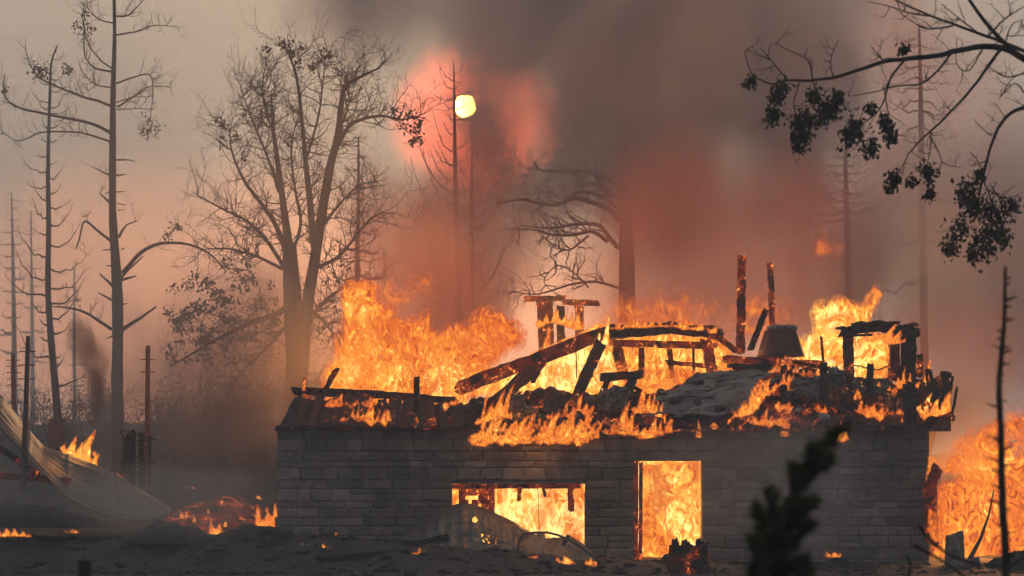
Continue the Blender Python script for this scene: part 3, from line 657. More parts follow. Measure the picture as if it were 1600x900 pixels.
# east side: burning post, sheets, rod
bp = empty('burning_post', P(1460, 850, 47.2), 'splintered charred post burning at the east corner of the house', 'post')
for a, e, w_, d_ in (((1457, 850), (1452, 752), .22, .16), ((1449, 770), (1466, 728), .19, .14), ((1462, 846), (1460, 790), .1, .1)):
    b = MB(); b.beam(P(a[0], a[1], 47.2), P(e[0], e[1], 47.2), w_, d_, ry, 10, .45); obj('broken_timber', b, M['char_hot'], bp)
for i, (x0, y0, x1, y1, x2, y2, x3, y3, l) in enumerate(((1478, 838, 1505, 828, 1508, 886, 1476, 886, 'upright dark metal panel beside the burning post'), (1504, 874, 1530, 870, 1534, 900, 1500, 898, 'low dark metal panel at the foot of the leaning rod'))):
    o = one('scrap_sheet', flap((x0, y0), (x1, y1), (x2, y2), (x3, y3), 46.6, 46.8, i), 'metal_dark', l, 'metal panel'); solid(o, .015)
b = MB(); b.tube([P(1512, 880, 46.9), P(1532, 842, 46.9), P(1545, 805, 46.9), P(1553, 765, 46.9)], [.05, .035, .02, .012], 6); one('leaning_rod', b, 'iron', 'thin bent rod leaning in front of the big fire', 'rod')
# blunt post close to the lens
b = MB(); b.tube([P(132, 1100, 14), P(132, 940, 14), P(132, 876, 14)], [.042, .041, .040], 10); one('fence_post', b, 'bark', 'blunt dark post top blurred at the bottom edge', 'post')
# charred bits strewn on the ground
for i in range(700):
    px = ry.uniform(-10, 1610); Y = ry.uniform(43.0, 47.6); q = P(px, 800, Y); b_ = MB() if i == 0 else b_
    b_.chunk((q.x, q.y, ground_z(q.x, q.y) + .01), ry.choice((.02, .03, .045, .08)) * ry.uniform(.6, 1.3), ry, (1.6, 1, .7))
tag(obj('ground_litter', b_, M['char_cold'], base=(0, 45, 0)), 'burnt scraps strewn over the ash in front of the house', 'debris', kind='stuff')
# ---------------------------------------------------------------- trees
rt = random.Random(77)
def smooth_line(pts, n=4):
    """Catmull-Rom through the given points"""
    pts = [Vector(p) for p in pts]; out = []
    for i in range(len(pts) - 1):
        p0, p1, p2, p3 = pts[max(i-1, 0)], pts[i], pts[i+1], pts[min(i+2, len(pts)-1)]
        for k in range(n):
            t = k / n; out.append(.5 * ((2*p1) + (p2-p0)*t + (2*p0-5*p1+4*p2-p3)*t*t + (3*p1-p0-3*p2+p3)*t*t*t))
    out.append(pts[-1]); return out
def shoot(mb, p, d, L, r, lvl, wig=.35, up=.15, kids=(2, 4), spread=.8, droop=0.0, seg=4):
    """a wandering twig with side shoots"""
    n = 5 if lvl > 0 else 4; pts = [Vector(p)]; d = Vector(d).normalized()
    for i in range(n):
        d = (d + Vector((rt.uniform(-wig, wig), rt.uniform(-wig, wig), rt.uniform(-wig, wig) + up * .6 - droop))).normalized(); pts.append(pts[-1] + d * L / n)
    mb.tube(pts, [r * (1 - .75 * i / n) for i in range(n + 1)], seg if lvl else 3, cap=False)
    if lvl > 0:
        for j in range(rt.randint(*kids)):
            i = rt.randint(1, n); t = (pts[i] - pts[i-1]).normalized()
            s = Vector((rt.uniform(-1, 1), rt.uniform(-1, 1), rt.uniform(-.6, 1))); s = (s - t * s.dot(t)); s = s.normalized() if s.length > 1e-3 else Vector((1, 0, 0))
            shoot(mb, pts[i], t * (1 - spread * .5) + s * spread, L * rt.uniform(.4, .7), r * .55 * (1 - .5 * i / n) + .002, lvl - 1, wig, up, kids, spread, droop, seg)
def limb(mb, pxs, Y, w0, w1, dy=0.0, n=4, seg=6, ydrift=None):
    """a limb traced in photo px, leaning DY metres towards or away from the lens along its length; returns its line"""
    m = len(pxs); yd = ydrift if ydrift is not None else dy
    line = smooth_line([P(x, y, Y + yd * i / max(1, m - 1)) for i, (x, y) in enumerate(pxs)], n)
    for q in line[1:-1]: q += Vector((rt.uniform(-1, 1), rt.uniform(-1, 1), rt.uniform(-1, 1))) * K * Y * .45
    N = len(line); mb.tube(line, [(w0 + (w1 - w0) * i / (N - 1)) * K * Y / 2 for i in range(N)], seg); return line
def side_shoots(mb, line, count, L, r, lvl=1, start=.15, up=.2, spread=1.0, wig=.35, kids=(1, 3), droop=0.0):
    N = len(line)
    for _ in range(count):
        i = rt.randint(max(1, int(start * N)), N - 1); t = (line[i] - line[i-1]).normalized()
        s = Vector((rt.uniform(-1, 1), rt.uniform(-1, 1), rt.uniform(-.7, 1))); s -= t * s.dot(t); s = s.normalized() if s.length > 1e-3 else Vector((0, 0, 1))
        shoot(mb, line[i], t * .5 + s * spread, L * rt.uniform(.4, 1.1), r * (1.1 - .6 * i / N), lvl, wig, up, kids, droop=droop)
def leaves(mb, c, rad, n, size, sq=(1, 1, 1), droop=.4, wid=.3):
    for _ in range(n):
        v = Vector((rt.gauss(0, .5), rt.gauss(0, .5), rt.gauss(0, .5))); q = Vector(c) + Vector((v.x * rad * sq[0], v.y * rad * sq[1], v.z * rad * sq[2]))
        a = Vector((rt.uniform(-1, 1), rt.uniform(-1, 1), rt.uniform(-1, .6) - droop)).normalized(); b = a.cross(Vector((rt.uniform(-1, 1), rt.uniform(-1, 1), rt.uniform(-1, 1)))); b = b.normalized() if b.length > 1e-3 else Vector((1, 0, 0))
        s = size * rt.uniform(.6, 1.3); n_ = a.cross(b) * s * .15
        mb.add([q, q + a * s * .5 + b * s * wid + n_, q + a * s, q + a * s * .5 - b * s * wid + n_], [[0, 1, 2, 3]])
def tree(name, label, base, Y, group=None): return empty(name, P(base[0], base[1], Y), label, 'tree', group)

# the tall dead pine by the small fire
Y = 56; kY = K * Y
t1 = tree('dead_pine_tree', 'tall dead pine standing bare beside the small fire', (186, 760), Y, 'burnt trees in the smoke')
b = MB(); tr_px = [(178,-30),(179,60),(177,130),(176,225),(176,330),(180,400),(183,450),(184,520),(183,600),(184,680),(186,770)]; tr_w = [4,6,8,10.5,12,15,17,17,19,21,25]
line = smooth_line([P(x, y, Y) for x, y in tr_px], 5); wl_ = np.interp(np.linspace(0, 10, len(line)), range(11), tr_w)
b.tube(line, [w_ * kY / 2 * rt.uniform(.93, 1.07) for w_ in wl_], 10)
obj('trunk', b, M['bark'], t1)
limbs = [([(177,168),(160,160),(120,148),(78,130),(60,120),(48,102),(39,72)],5,1.2,-1.5,9),([(172,207),(140,192),(90,182),(35,170),(15,160),(6,146),(7,116)],5.5,1.5,1.5,10),([(172,222),(145,212),(115,206),(65,207),(30,220),(2,205)],4,1,-2.2,8),
 ([(175,112),(150,107),(134,90),(131,60),(132,20),(138,-5)],3.5,1,1.0,6),([(175,107),(155,92),(137,65),(129,30),(132,5)],3,1,-1.,5),([(174,137),(150,132),(130,115),(123,95)],2.5,.8,1,4),([(176,36),(155,30),(138,14),(135,-5)],2.5,.8,1,3),
 ([(180,55),(210,50),(240,40),(277,42)],3,1,1.4,6),([(180,25),(200,24),(215,10),(230,-8)],3,1,-1,4),([(182,130),(205,122),(230,116),(239,130),(237,165),(232,195)],3,1,-1,4),([(184,167),(210,150),(235,135),(267,137)],3.5,1,1,6),([(182,160),(210,152),(240,151)],2,.8,2,3),([(182,171),(210,170),(240,170)],1.8,.8,-2,2),
 ([(172,274),(158,268),(145,261)],4,1,.3,1),([(182,250),(200,250),(212,252)],3,1,.3,0),([(182,274),(197,272)],3.5,1,-.2,0),([(172,317),(162,308),(155,300)],5,1.5,.2,1),([(182,300),(195,299)],2.5,1,.2,0),([(184,318),(196,320)],2.5,1,.2,0),([(185,329),(194,328)],2.5,1,.2,0),([(172,300),(164,303)],2.5,1,.2,0),
 ([(172,376),(150,358),(132,346),(125,370),(119,388)],5,2,-1,2),([(186,370),(197,352),(215,345)],4.5,1.5,.6,1),([(192,426),(220,395),(250,381),(290,381),(325,395),(352,422)],7,1.8,-1.6,5),([(176,447),(155,427)],6,1.5,.4,0),([(192,437),(212,431)],5,2,.4,0),([(173,514),(128,486),(83,479)],6,2,1.2,4),([(193,514),(219,497),(244,479)],7,2.5,-.6,0),
 ([(174,445),(155,427)],5,1.5,.3,0),([(173,468),(153,457)],4.5,1.5,.3,0),([(174,390),(160,391)],3,1,.1,0),([(174,415),(165,416)],3,1,.1,0),([(190,390),(195,388)],3,1,.1,0),([(192,476),(199,474)],3,1,.1,0),([(175,525),(166,530)],3,1,.1,0),([(188,436),(202,420),(224,400)],5,2,.4,0)]
for px, w0, w1, dy, tw in limbs:
    b = MB(); ln = limb(b, px, Y, w0, w1, dy)
    if tw: side_shoots(b, ln, tw * 3, .50, .010, 1, .25, .3, 1.0)
    obj('branch', b, M['bark'], t1)
for cx, cy, r, n in ((62,110,.20,120),(106,108,.11,50),(232,198,.26,110),(130,45,.22,60),(8,138,.06,14),(133,22,.1,16)):
    b = MB(); leaves(b, P(cx, cy, Y - .2), r, n, .085); obj('leaf_clump', b, M['leaf'], t1)['kind'] = 'stuff'

# generic bare conifer with swept-up limbs
def bare_conifer(name, label, Y, trunk, w0, w1, n, len_top, len_bot, sweep, tw=4, start=.06, mat='bark', group='burnt trees in the smoke', end=.9, rmul=1.0, bias=0):
    t = tree(name, label, trunk[-1], Y, group); b = MB(); kY = K * Y
    line = smooth_line([P(x, y, Y) for x, y in trunk], 6); N = len(line)
    b.tube(line, [(w0 + (w1 - w0) * i / (N - 1)) * kY / 2 * rt.uniform(.95, 1.05) for i in range(N)], 8)
    e_ = line[-1]; gz = ground_z(e_.x, e_.y) - .3
    if e_.z > gz + .1: b.tube([e_, Vector((e_.x, e_.y, (e_.z + gz) / 2)), Vector((e_.x, e_.y, gz))], [w1 * kY / 2, w1 * kY / 2 * 1.1, w1 * kY / 2 * 1.3], 8)
    t.location.z = min(t.location.z, gz); obj('trunk', b, M['bark'], t)
    for j in range(n):
        u = start + (end - start) * (j + rt.random() * .7) / n; i = min(N - 1, int(u * (N - 1))); p = line[i]; s = (-1 if j % 2 else 1) if rt.random() > .12 else rt.choice((-1, 1))
        if bias and rt.random() < abs(bias): s = 1 if bias > 0 else -1
        L = (len_top + (len_bot - len_top) * u) * rt.choice((rt.uniform(.2, .5), rt.uniform(.5, 1.15), rt.uniform(.6, 1.1))) * kY; dep = rt.uniform(-.9, .9); sw = sweep * rt.uniform(.4, 1.5) + rt.uniform(-.15, .15); kink = rt.uniform(-.2, .2)
        b = MB(); m = 7; pts = [p]
        for q in range(1, m + 1):
            f = q / m; pts.append(p + Vector((s * L * (f ** .9) * math.sqrt(1 - .5 * dep * dep), L * dep * f, L * (sw * f ** 1.9 - .16 * math.sin(f * 2.2) + kink * f * (1 - f)) + L * .06 * rt.uniform(-1, 1))))
        r0 = max(.010, .030 * (.4 + u)) * rmul * kY / .0175; b.tube(pts, [r0 * (1 - .85 * q / m) for q in range(m + 1)], 5)
        if tw: side_shoots(b, pts, tw, L * .33, r0 * .38, 1, .25, .35, .9)
        obj('branch', b, M[mat], t)
    return t
bare_conifer('dead_pine_tree', 'slim dead pine with up-curved twigs left of the tall pine', 64, [(90,70),(80,100),(78,150),(76,210),(75,280),(76,350),(75,450),(79,520),(86,600),(94,690)], 2, 13, 44, 18, 74, .75, 4)
bare_conifer('dead_pine_tree', 'faint dead pine at the edge behind the pegged pole', 112, [(18,300),(20,400),(22,520),(24,720)], 2, 11, 30, 16, 52, .4, 4)
bare_conifer('dead_pine_tree', 'faint thin dead pine between the slim pine and tall pine', 120, [(116,420),(116,540),(117,720)], 2, 8, 22, 8, 30, .3, 3)
bare_conifer('dead_pine_tree', 'faintest dead pine far behind the slim pine', 130, [(48,330),(50,480),(52,720)], 2, 9, 24, 10, 44, .4, 3)
bare_conifer('bare_conifer', 'dim conifer silhouette directly under the sun', 76, [(709,96),(710,170),(712,300),(716,400),(718,560)], 1.5, 14, 36, 16, 120, 1.15, 6, .10)
bare_conifer('bare_conifer', 'dim thinner conifer just right of the sun tree', 80, [(738,190),(737,300),(738,420),(740,580)], 2, 8, 22, 14, 60, .9, 5, .12)
bare_conifer('bare_tree', 'dim fan shaped bare tree behind the twin posts', 82, [(1321,228),(1322,300),(1325,400),(1328,590)], 5, 15, 34, 45, 150, .75, 7, .02, end=.55)
bare_conifer('bare_conifer', 'dim tall conifer behind the leafy overhanging branch', 92, [(1436,40),(1438,120),(1440,260),(1445,600)], 3, 13, 36, 40, 110, .05, 8, .04)
bare_conifer('bare_conifer', 'slim faint conifer right behind the oak crown', 84, [(560,215),(560,330),(558,430),(560,640)], 3, 12, 46, 14, 62, .15, 7, .03)
# thick trunk behind the roof with knotty limbs to the west
Y = 75
t2 = tree('thick_bare_tree', 'thick dark trunk with gnarled limbs behind the ridge', (980, 660), Y, 'burnt trees in the smoke')
b = MB(); limb(b, [(966,20),(974,140),(977,270),(978,360),(980,450),(982,790)], Y, 5, 32, 0, 5, 10); obj('trunk', b, M['bark'], t2)
for px, w0, w1, dy in (([(968,345),(955,330),(930,318),(900,310),(870,320),(845,318),(810,312),(785,318)],10,2,1),([(966,388),(950,368),(935,352),(905,350),(880,354),(850,356),(815,352)],8,2,-1),([(950,378),(925,362),(895,367),(860,366),(830,358),(800,362)],7,1.5,.5),([(920,368),(905,380),(888,391),(868,384),(850,372)],4,1.5,.5),([(966,325),(940,308),(910,300),(880,312),(860,298)],6,1.5,-1),([(968,310),(945,300),(925,285),(900,285)],4,1,.6),([(966,290),(930,270),(870,268),(820,262)],5,1.5,.8),([(985,335),(1000,310),(1015,293),(1045,290),(1070,280)],6,1.5,-.6),([(985,290),(1020,272),(1070,268)],4,1,1),([(966,450),(930,440),(890,445),(840,460),(800,455)],5,1.5,1),([(920,450),(895,425),(870,415),(850,440),(870,460)],3,1,.8)):
    b = MB(); ln = limb(b, px, Y, w0, w1, dy); side_shoots(b, ln, 16, 1.0, .03, 2, .2, .05, 1.0, .5); obj('branch', b, M['bark'], t2)
# the big oak
Y = 60; kY = K * Y
oak = tree('oak_tree', 'broad many-stemmed oak with scorched leaves behind the tall roof fire', (463, 720), Y, 'burnt trees in the smoke')
stems = [([(464,740),(464,600),(458,478),(454,420),(452,380)],40,22,0),([(466,640),(479,490),(494,392),(513,276),(528,209),(537,142),(560,122),(594,106)],24,2,.8),([(491,385),(482,294),(476,233),(464,123),(446,74)],13,2,-.8),([(452,385),(439,294),(427,203),(424,142)],15,2,.6),
 ([(448,400),(433,356),(409,319),(380,280),(362,235),(358,200)],10,1.5,-1.4),([(450,430),(420,380),(385,345),(345,325),(300,300)],8,1.5,1.3),([(436,300),(420,250),(395,190),(380,150)],6,1.5,-.6),([(519,245),(540,205),(556,190),(592,181),(629,187),(662,178)],8,1.5,-.5),([(455,470),(433,490),(384,508),(323,539),(268,572)],11,2,-1.6),
 ([(440,420),(400,400),(350,388),(310,392)],6,1.2,1.6),([(500,360),(530,320),(560,290),(590,285)],6,1.5,1.2),([(490,420),(530,400),(570,350),(600,330)],7,1.5,-1.4),([(480,500),(520,460),(560,440),(610,430)],7,1.5,1.5),([(458,390),(470,350),(462,300),(455,230),(470,170)],7,1.5,1.2),([(530,205),(545,160),(540,120)],4,1.2,.4),([(478,250),(498,180),(505,120),(508,90)],5,1.2,.7),([(427,210),(410,150),(415,100)],4,1.2,.7),([(455,500),(420,540),(370,590),(340,640)],6,1.5,1.2),([(484,480),(520,520),(545,560)],6,1.5,.8)]
for i, (px, w0, w1, dy) in enumerate(stems):
    b = MB(); ln = limb(b, px, Y, w0, w1, dy, 4, 8 if w0 > 15 else 6)
    if i: side_shoots(b, ln, 24 + int(len(px) * 2), 1.05, .019, 2, .12, .12, 1.0, .42, (2, 4))
    obj('trunk' if i == 0 else 'branch', b, M['bark'], oak)
b = MB()
for cx, cy, r, n in ((415,75,.10,16),(446,72,.22,40),(460,85,.15,24),(510,85,.16,30),(490,105,.2,26),(470,95,.2,18),(348,190,.2,28),(365,215,.25,30),(385,180,.15,16),(382,245,.2,14),(450,215,.15,14),(650,185,.25,40),(640,205,.25,36),(625,180,.3,30),(655,210,.12,16),(265,360,.15,18),(285,350,.1,12),(270,505,.3,70),(300,480,.55,120),(330,455,.5,110),(350,480,.7,140),(320,520,.6,130),(290,545,.5,90),(370,520,.6,90),(380,450,.6,80),(400,480,.7,90),(300,440,.3,40),(350,540,.5,60),(420,500,.6,70),(520,480,.9,70),(530,430,.9,60),(360,420,.5,40),(450,250,.15,12)):
    for _ in range(max(1, int(r * 14))):
        k_ = Vector((rt.gauss(0, .5), rt.gauss(0, .5), rt.gauss(0, .5))) * r
        leaves(b, P(cx, cy, Y + rt.uniform(-1, 1)) + k_, .13, max(8, int(n / max(1, int(r * 14)) * 1.6)), .105)
obj('leaves', b, M['leaf'], oak)['kind'] = 'stuff'
# scrub on the slope behind
for i, (cx, cy, w_, h_, Yc, l) in enumerate(((300,640,70,60,66,'dark scrub bush on the slope beside the rusty pole'),(380,630,80,70,68,'dark scrub bush below the oak leaves'),(440,620,70,60,67,'dark scrub bush hugging the house corner'),(120,640,70,50,84,'dim far scrub bush behind the small fire'),(30,640,70,50,86,'dim far scrub bush behind the pegged pole'),(220,630,70,55,80,'dim far scrub bush behind the trellis'))):
    e = empty('scrub_bush', P(cx, cy + h_ + 50, Yc), l, 'bush', 'scrub bushes on the slope'); b = MB()
    for j in range(9): shoot(b, P(cx + rt.uniform(-.6, .6) * w_, cy + h_ + 40, Yc + rt.uniform(-1, 1)), (rt.uniform(-.4, .4), rt.uniform(-.3, .3), 1), 2.6, .03, 2, .3, .2)
    obj('stems', b, M['twig'], e); b = MB()
    for j in range(16): leaves(b, P(cx + rt.uniform(-1, 1) * w_, cy + rt.uniform(-.2, 1.3) * h_, Yc + rt.uniform(-1.2, 1.2)), .6, 260, .085)
    obj('foliage', b, M['leaf'], e)
# overhanging branch close to the lens, top right
Y = 25; kY = K * Y
def z4(l): return [(1100 + x / 2, y / 2) for x, y in l]
ov = empty('overhanging_tree', Vector((P(1850, 760, Y).x, Y, -.1)), 'dark leafy tree limb hanging into the upper right corner', 'tree')
ovt = MB(); tb = P(1850, 760, Y); ovt.tube(smooth_line([Vector((tb.x + .1, Y, -.2)), Vector((tb.x, Y, 2.0)), Vector((tb.x - .15, Y, 4.2)), Vector((tb.x - .1, Y, 6.6)), Vector((tb.x + .2, Y, 9.0))], 4), [.26, .25, .24, .23, .22, .21, .20, .19, .18, .16, .15, .14, .12, .10, .08, .06, .04], 10); obj('trunk', ovt, M['bark'], ov)
for px, w0, w1 in (([(1645,120),(1720,190),(1842,260)],12,22),([(1645,100),(1740,150),(1842,190)],8,18),([(1640,150),(1730,240),(1845,330)],8,20)):
    b = MB(); limb(b, px, Y, w0, w1, 0, 5, 8); obj('branch', b, M['bark'], ov)
OV = [([(1090,240),(1010,190),(950,155),(890,145),(820,152),(720,175),(620,185),(560,193),(480,220),(400,243),(320,252),(260,250),(210,262),(150,230),(128,160)],12,1.2,4),([(1090,200),(1000,160),(930,130),(860,105),(780,75),(700,45),(600,0),(540,-40)],7,2,4),([(1050,210),(1000,185),(930,125),(880,70),(830,0),(810,-40)],9,4,3),([(930,150),(900,190),(850,260),(790,330),(720,400),(680,435),(640,480),(620,520),(585,570)],5.5,1.2,4),
 ([(1080,300),(1000,335),(950,360),(915,410),(890,480),(870,560),(850,640),(790,690),(770,750)],7,1.4,4),([(1060,320),(1000,340),(960,350)],4,2,1),([(625,190),(580,250),(560,320),(520,370),(470,400)],4,1.2,3),([(770,170),(730,220),(680,260),(600,270),(520,290),(450,300)],4,1.2,3),([(340,250),(325,190),(270,160),(220,135)],2.5,1,2),([(405,240),(395,190),(420,125)],2.5,1,2),([(260,250),(210,190),(175,145)],2.5,1,2),([(560,190),(535,160),(520,140)],2.5,1,1),
 ([(700,50),(640,40),(580,20),(510,5)],3,1,3),([(860,105),(800,60),(740,10)],3,1,2),([(940,140),(960,80),(1000,60)],3,1,2),([(890,110),(940,60),(1000,20)],3.5,1.5,2),([(780,80),(700,90),(640,60),(600,30)],3,1,2),([(870,150),(830,220),(790,200),(790,120)],2.5,1,2),([(1000,230),(940,240),(880,200)],3,1,2),([(1000,290),(970,260),(920,310)],3,1,2),([(710,420),(705,480),(690,530)],2.2,1,1),([(710,440),(740,490),(735,550)],2,1,1),([(890,500),(830,520)],2.5,1,1),([(880,590),(940,620),(1000,600)],2.5,1,2),([(870,560),(900,640),(880,740)],2.5,1,1),([(560,270),(575,350),(580,410)],2.2,1,1),([(300,255),(280,330),(310,400)],2.2,1,1),([(340,255),(360,320),(390,350)],2,1,1),([(950,360),(900,420),(840,370)],2,1,1),([(930,300),(960,250),(1000,225)],2,1,1)]
for px, w0, w1, tw in OV:
    b = MB(); ln = limb(b, z4(px), Y, w0, w1, rt.uniform(-.6, .6), 4, 7); side_shoots(b, ln, tw * 2, .28, .0065, 1, .2, .1, 1.0, .4); obj('branch', b, M['bark'], ov)
for cx, cy, r, n in ((240,275,.10,60),(215,355,.10,80),(225,300,.08,40),(310,380,.16,170),(300,435,.13,110),(345,300,.11,70),(400,330,.15,130),(370,360,.1,50),(420,300,.08,40),(470,400,.16,120),(520,460,.11,70),(450,420,.1,60),(520,330,.07,35),(575,400,.10,60),(590,430,.06,35),(560,370,.06,25),(595,555,.10,70),(580,585,.05,20),(700,535,.12,90),(705,600,.07,45),(650,560,.07,30),(820,600,.15,120),(900,660,.18,150),(850,640,.12,80),(960,640,.11,60),(880,750,.20,150),(930,730,.12,70),(800,715,.13,70),(770,770,.10,70),(840,790,.1,50),(625,150,.06,35),(150,245,.06,28),(130,262,.04,15),(860,540,.08,40)):
    b = MB(); x, y = 1100 + cx / 2, cy / 2; leaves(b, P(x, y, Y + rt.uniform(-.3, .3)), r * .8, int(n * 1.7), .058, (1, 1, 1.25), .7); obj('leaf_clump', b, M['leaf'], ov)['kind'] = 'stuff'
# green sprig close to the lens
Y = 8.0; sp = empty('leafy_sprig', P(1215, 1180, Y), 'blurred green leafy sprig rising in front of the stone wall', 'plant')
b = MB(); main = limb(b, [(1215,1180),(1214,1000),(1213,900),(1220,850),(1238,790),(1256,745),(1280,712),(1318,676)], Y, 9, 1.5, .1, 5, 6); obj('stem', b, M['twig'], sp)
for px in ([(1216,880),(1196,845),(1184,800)],[(1222,850),(1210,815),(1204,775)],[(1232,810),(1245,770),(1242,735)],[(1228,830),(1255,805),(1270,790)],[(1216,880),(1240,850),(1262,830)],[(1215,900),(1190,880),(1178,850)],[(1250,760),(1268,735),(1272,705)],[(1216,900),(1238,890),(1255,880)],[(1214,940),(1185,915),(1180,890)],[(1214,940),(1245,920),(1265,900)],[(1258,745),(1280,735),(1296,722)]):
    e_ = MB(); ln = limb(e_, px, Y, 3, 1, rt.uniform(-.12, .12), 5, 5)
    for q in ln: leaves(e_, q, .014, 22, .040, (1, 1, 1), -1.0, .17)
    obj('leafy_twig', e_, M['green_leaf'], sp)
e_ = MB()
for q in main[8:]: leaves(e_, q, .012, 18, .040, (1, 1, 1), -1.1, .17)
obj('leafy_twig', e_, M['green_leaf'], sp)
# thorny stem close to the lens
Y = 13.0; ts = empty('thorny_stem', P(1570, 1000, Y), 'thin thorny dead stem standing before the big fire', 'plant')
b = MB(); ln = limb(b, [(1571,416),(1570,470),(1568,520),(1564,560),(1561,610),(1564,680),(1565,740),(1567,800),(1571,870),(1572,1000)], Y, 5, 15, .1, 5, 7); obj('stem', b, M['twig'], ts)
for i in range(26):
    q = ln[2 + int(i * 1.6)] if 2 + int(i * 1.6) < len(ln) else ln[-1]; s = rt.choice((-1, 1)); b = MB(); L = rt.uniform(.02, .07)
    b.tube([q, q + Vector((s * L, rt.uniform(-.02, .02), L * rt.uniform(-.1, .7)))], [.010, .003], 4); obj('thorn', b, M['twig'], ts)
for px in ([(1562,545),(1549,538)],[(1562,625),(1575,628)],[(1563,685),(1540,682)],[(1564,722),(1535,712)]):
    b = MB(); limb(b, px, Y, 4, 1, .2, 3, 5); obj('thorn', b, M['twig'], ts)
# bare twigs along the lower edge
Y = 13.5; tw_ = empty('bare_twig', P(1500, 960, Y), 'blurred bare curved twig at the lower right edge', 'twig')
for px in ([(1436,820),(1452,842),(1480,864),(1520,880),(1570,884)],[(1418,905),(1422,880),(1416,866)],[(1428,852),(1462,870),(1500,896),(1540,930)],[(1570,890),(1600,870),(1640,850)]):
    b = MB(); limb(b, px, Y, 6, 3, rt.uniform(-.2, .2), 5, 6); obj('branch', b, M['twig'], tw_)
# ---------------------------------------------------------------- fires
FM = {}
def fmat(style):
    if style in FM: return FM[style]
    S = {'body': dict(fill=.95, fil=.6, heat=-.03, scale=1.0, soft=.8), 'veil': dict(fill=-.25, fil=.9, heat=.05, scale=1.3, soft=.6), 'hot': dict(fill=1.3, fil=.6, heat=.14, scale=1.0, soft=.8),
         'lick': dict(fill=.40, fil=1.0, heat=.06, scale=2.2, soft=1.0, gain=.9, opac=.92), 'lick_full': dict(fill=.85, fil=1.0, heat=.10, scale=2.2, soft=1.0, gain=.8), 'lick_fine': dict(fill=-.45, fil=1.0, heat=.18, scale=3.2, soft=.8, gain=1.2), 'smoky': dict(fill=.55, fil=.3, heat=-.08, scale=.7, soft=1.8, opac=.7),
         'room': dict(fill=2.2, fil=.5, heat=.04, scale=.9, soft=.6), 'room_red': dict(fill=2.2, fil=.35, heat=.0, scale=1.15, soft=.8, gain=.45), 'gusty': dict(fill=.45, fil=.9, heat=-.02, scale=.85, soft=1.2, gain=1.25), 'glow_red': dict(fill=1.3, fil=.3, heat=-.10, scale=1.1, soft=1.2, gain=.55), 'ground': dict(fill=.5, fil=1.0, heat=.08, scale=2.4, soft=.6)}[style]
    FM[style] = flame_material('flame_' + style, light=False, **S); return FM[style]
fseed = [100]
def fire(label, layers, light=None, group='flames of the house fire'):
    """layers: (outline px, Y, depth m, style, fade px, hot cores)"""
    parts = []
    for poly, Yf, th, style, fade, cores in layers:
        fseed[0] += 1
        xs = [p[0] for p in poly]; small = max(xs) - min(xs) < 90
        if style.startswith('lick'): fade *= .6
        parts.append((flame_mesh('flame', poly, Yf, th, fseed[0], 2.5 if small else 4.0, fade, cores), style))
    root = empty('fire', parts[0][0][1], label, 'fire', group); rl = Vector(root.location)
    for (me, base), style in parts:
        o = bpy.data.objects.new('flame', me); o.location = base - rl; o.parent = root; me.materials.append(fmat(style)); col.objects.link(o)
    for lx, ly, lY, e, rad in light or ():
        L = bpy.data.lights.new('fire_light', 'POINT'); L.energy = e * (3.6 if e > 200 else 1.5); L.color = (1, .36, .08); L.shadow_soft_size = rad
        o = bpy.data.objects.new('fire_light', L); o.location = P(lx, ly, lY) - rl; o.parent = root; col.objects.link(o)
    return root
def tongues(base, h, seed, w=11, lean=.35, under=5):
    """outline of a row of flame tongues standing on the line BASE (photo px), H tall"""
    r = random.Random(seed); top, bot = [], []
    d = [0.0]
    for a, b in zip(base, base[1:]): d.append(d[-1] + math.hypot(b[0] - a[0], b[1] - a[1]))
    def at(s_): return float(np.interp(s_, d, [p[0] for p in base])), float(np.interp(s_, d, [p[1] for p in base]))
    s_ = 0.0
    while s_ < d[-1]:
        ww = w * r.uniform(.6, 1.6); e = min(1, s_ / (2 * w) + .35, (d[-1] - s_) / (2 * w) + .35); hh = 1.5 * h * r.choice((r.uniform(.3, .55), r.uniform(.5, 1.0), r.uniform(.4, .8))) * e
        x, y = at(s_); top.append((x, y - hh * r.uniform(.15, .35))); x, y = at(s_ + ww * .3); top.append((x + lean * hh * .25, y - hh * .62)); x, y = at(s_ + ww * .5); top.append((x + lean * hh, y - hh)); x, y = at(s_ + ww * .75); top.append((x + lean * hh * .3, y - hh * .5))
        x, y = at(s_ + ww * .5); bot.append((x, y + r.uniform(-.3, 1.0) * under * 1.6)); s_ += ww
    x, y = at(d[-1]); return top + [(x + 2, y)] + bot[::-1]
def rect(x0, y0, x1, y1): return [(x0, y0), (x1, y0), (x1, y1), (x0, y1)]
F1 = [(494,602),(503,575),(518,558),(525,520),(533,490),(530,462),(546,444),(576,441),(606,448),(604,472),(625,486),(650,496),(668,482),(680,494),(680,516),(692,506),(720,498),(745,482),(772,482),(800,494),(822,530),(816,556),(792,570),(762,590),(742,604),(727,660),(640,660),(500,640)]
cx_, cy_ = 650, 560
F1 = [(x + 9 * (x - cx_) / (abs(x - cx_) + 60), y - (9 if y < 590 else 0)) for x, y in F1]
fire('towering orange fire over the west end of the roof', [(F1, 52.3, .9, 'body', 26, [(560,480,30,.7),(540,585,45,.8),(700,605,70,.9),(620,590,60,.45)]), (F1, 51.6, .4, 'veil', 30, [(545,560,50,.5)]),
     ([(560,455),(600,425),(650,408),(690,420),(700,445),(680,470),(640,490),(600,500)], 54, .8, 'smoky', 26, [])], [(590,540,52.3,420,.5),(720,580,52.2,300,.4)])
F2 = [(720,624),(735,600),(770,585),(800,560),(850,540),(900,520),(930,505),(960,500),(1010,505),(1060,508),(1110,512),(1135,530),(1150,560),(1140,600),(1090,620),(1000,626),(900,630),(800,630)]
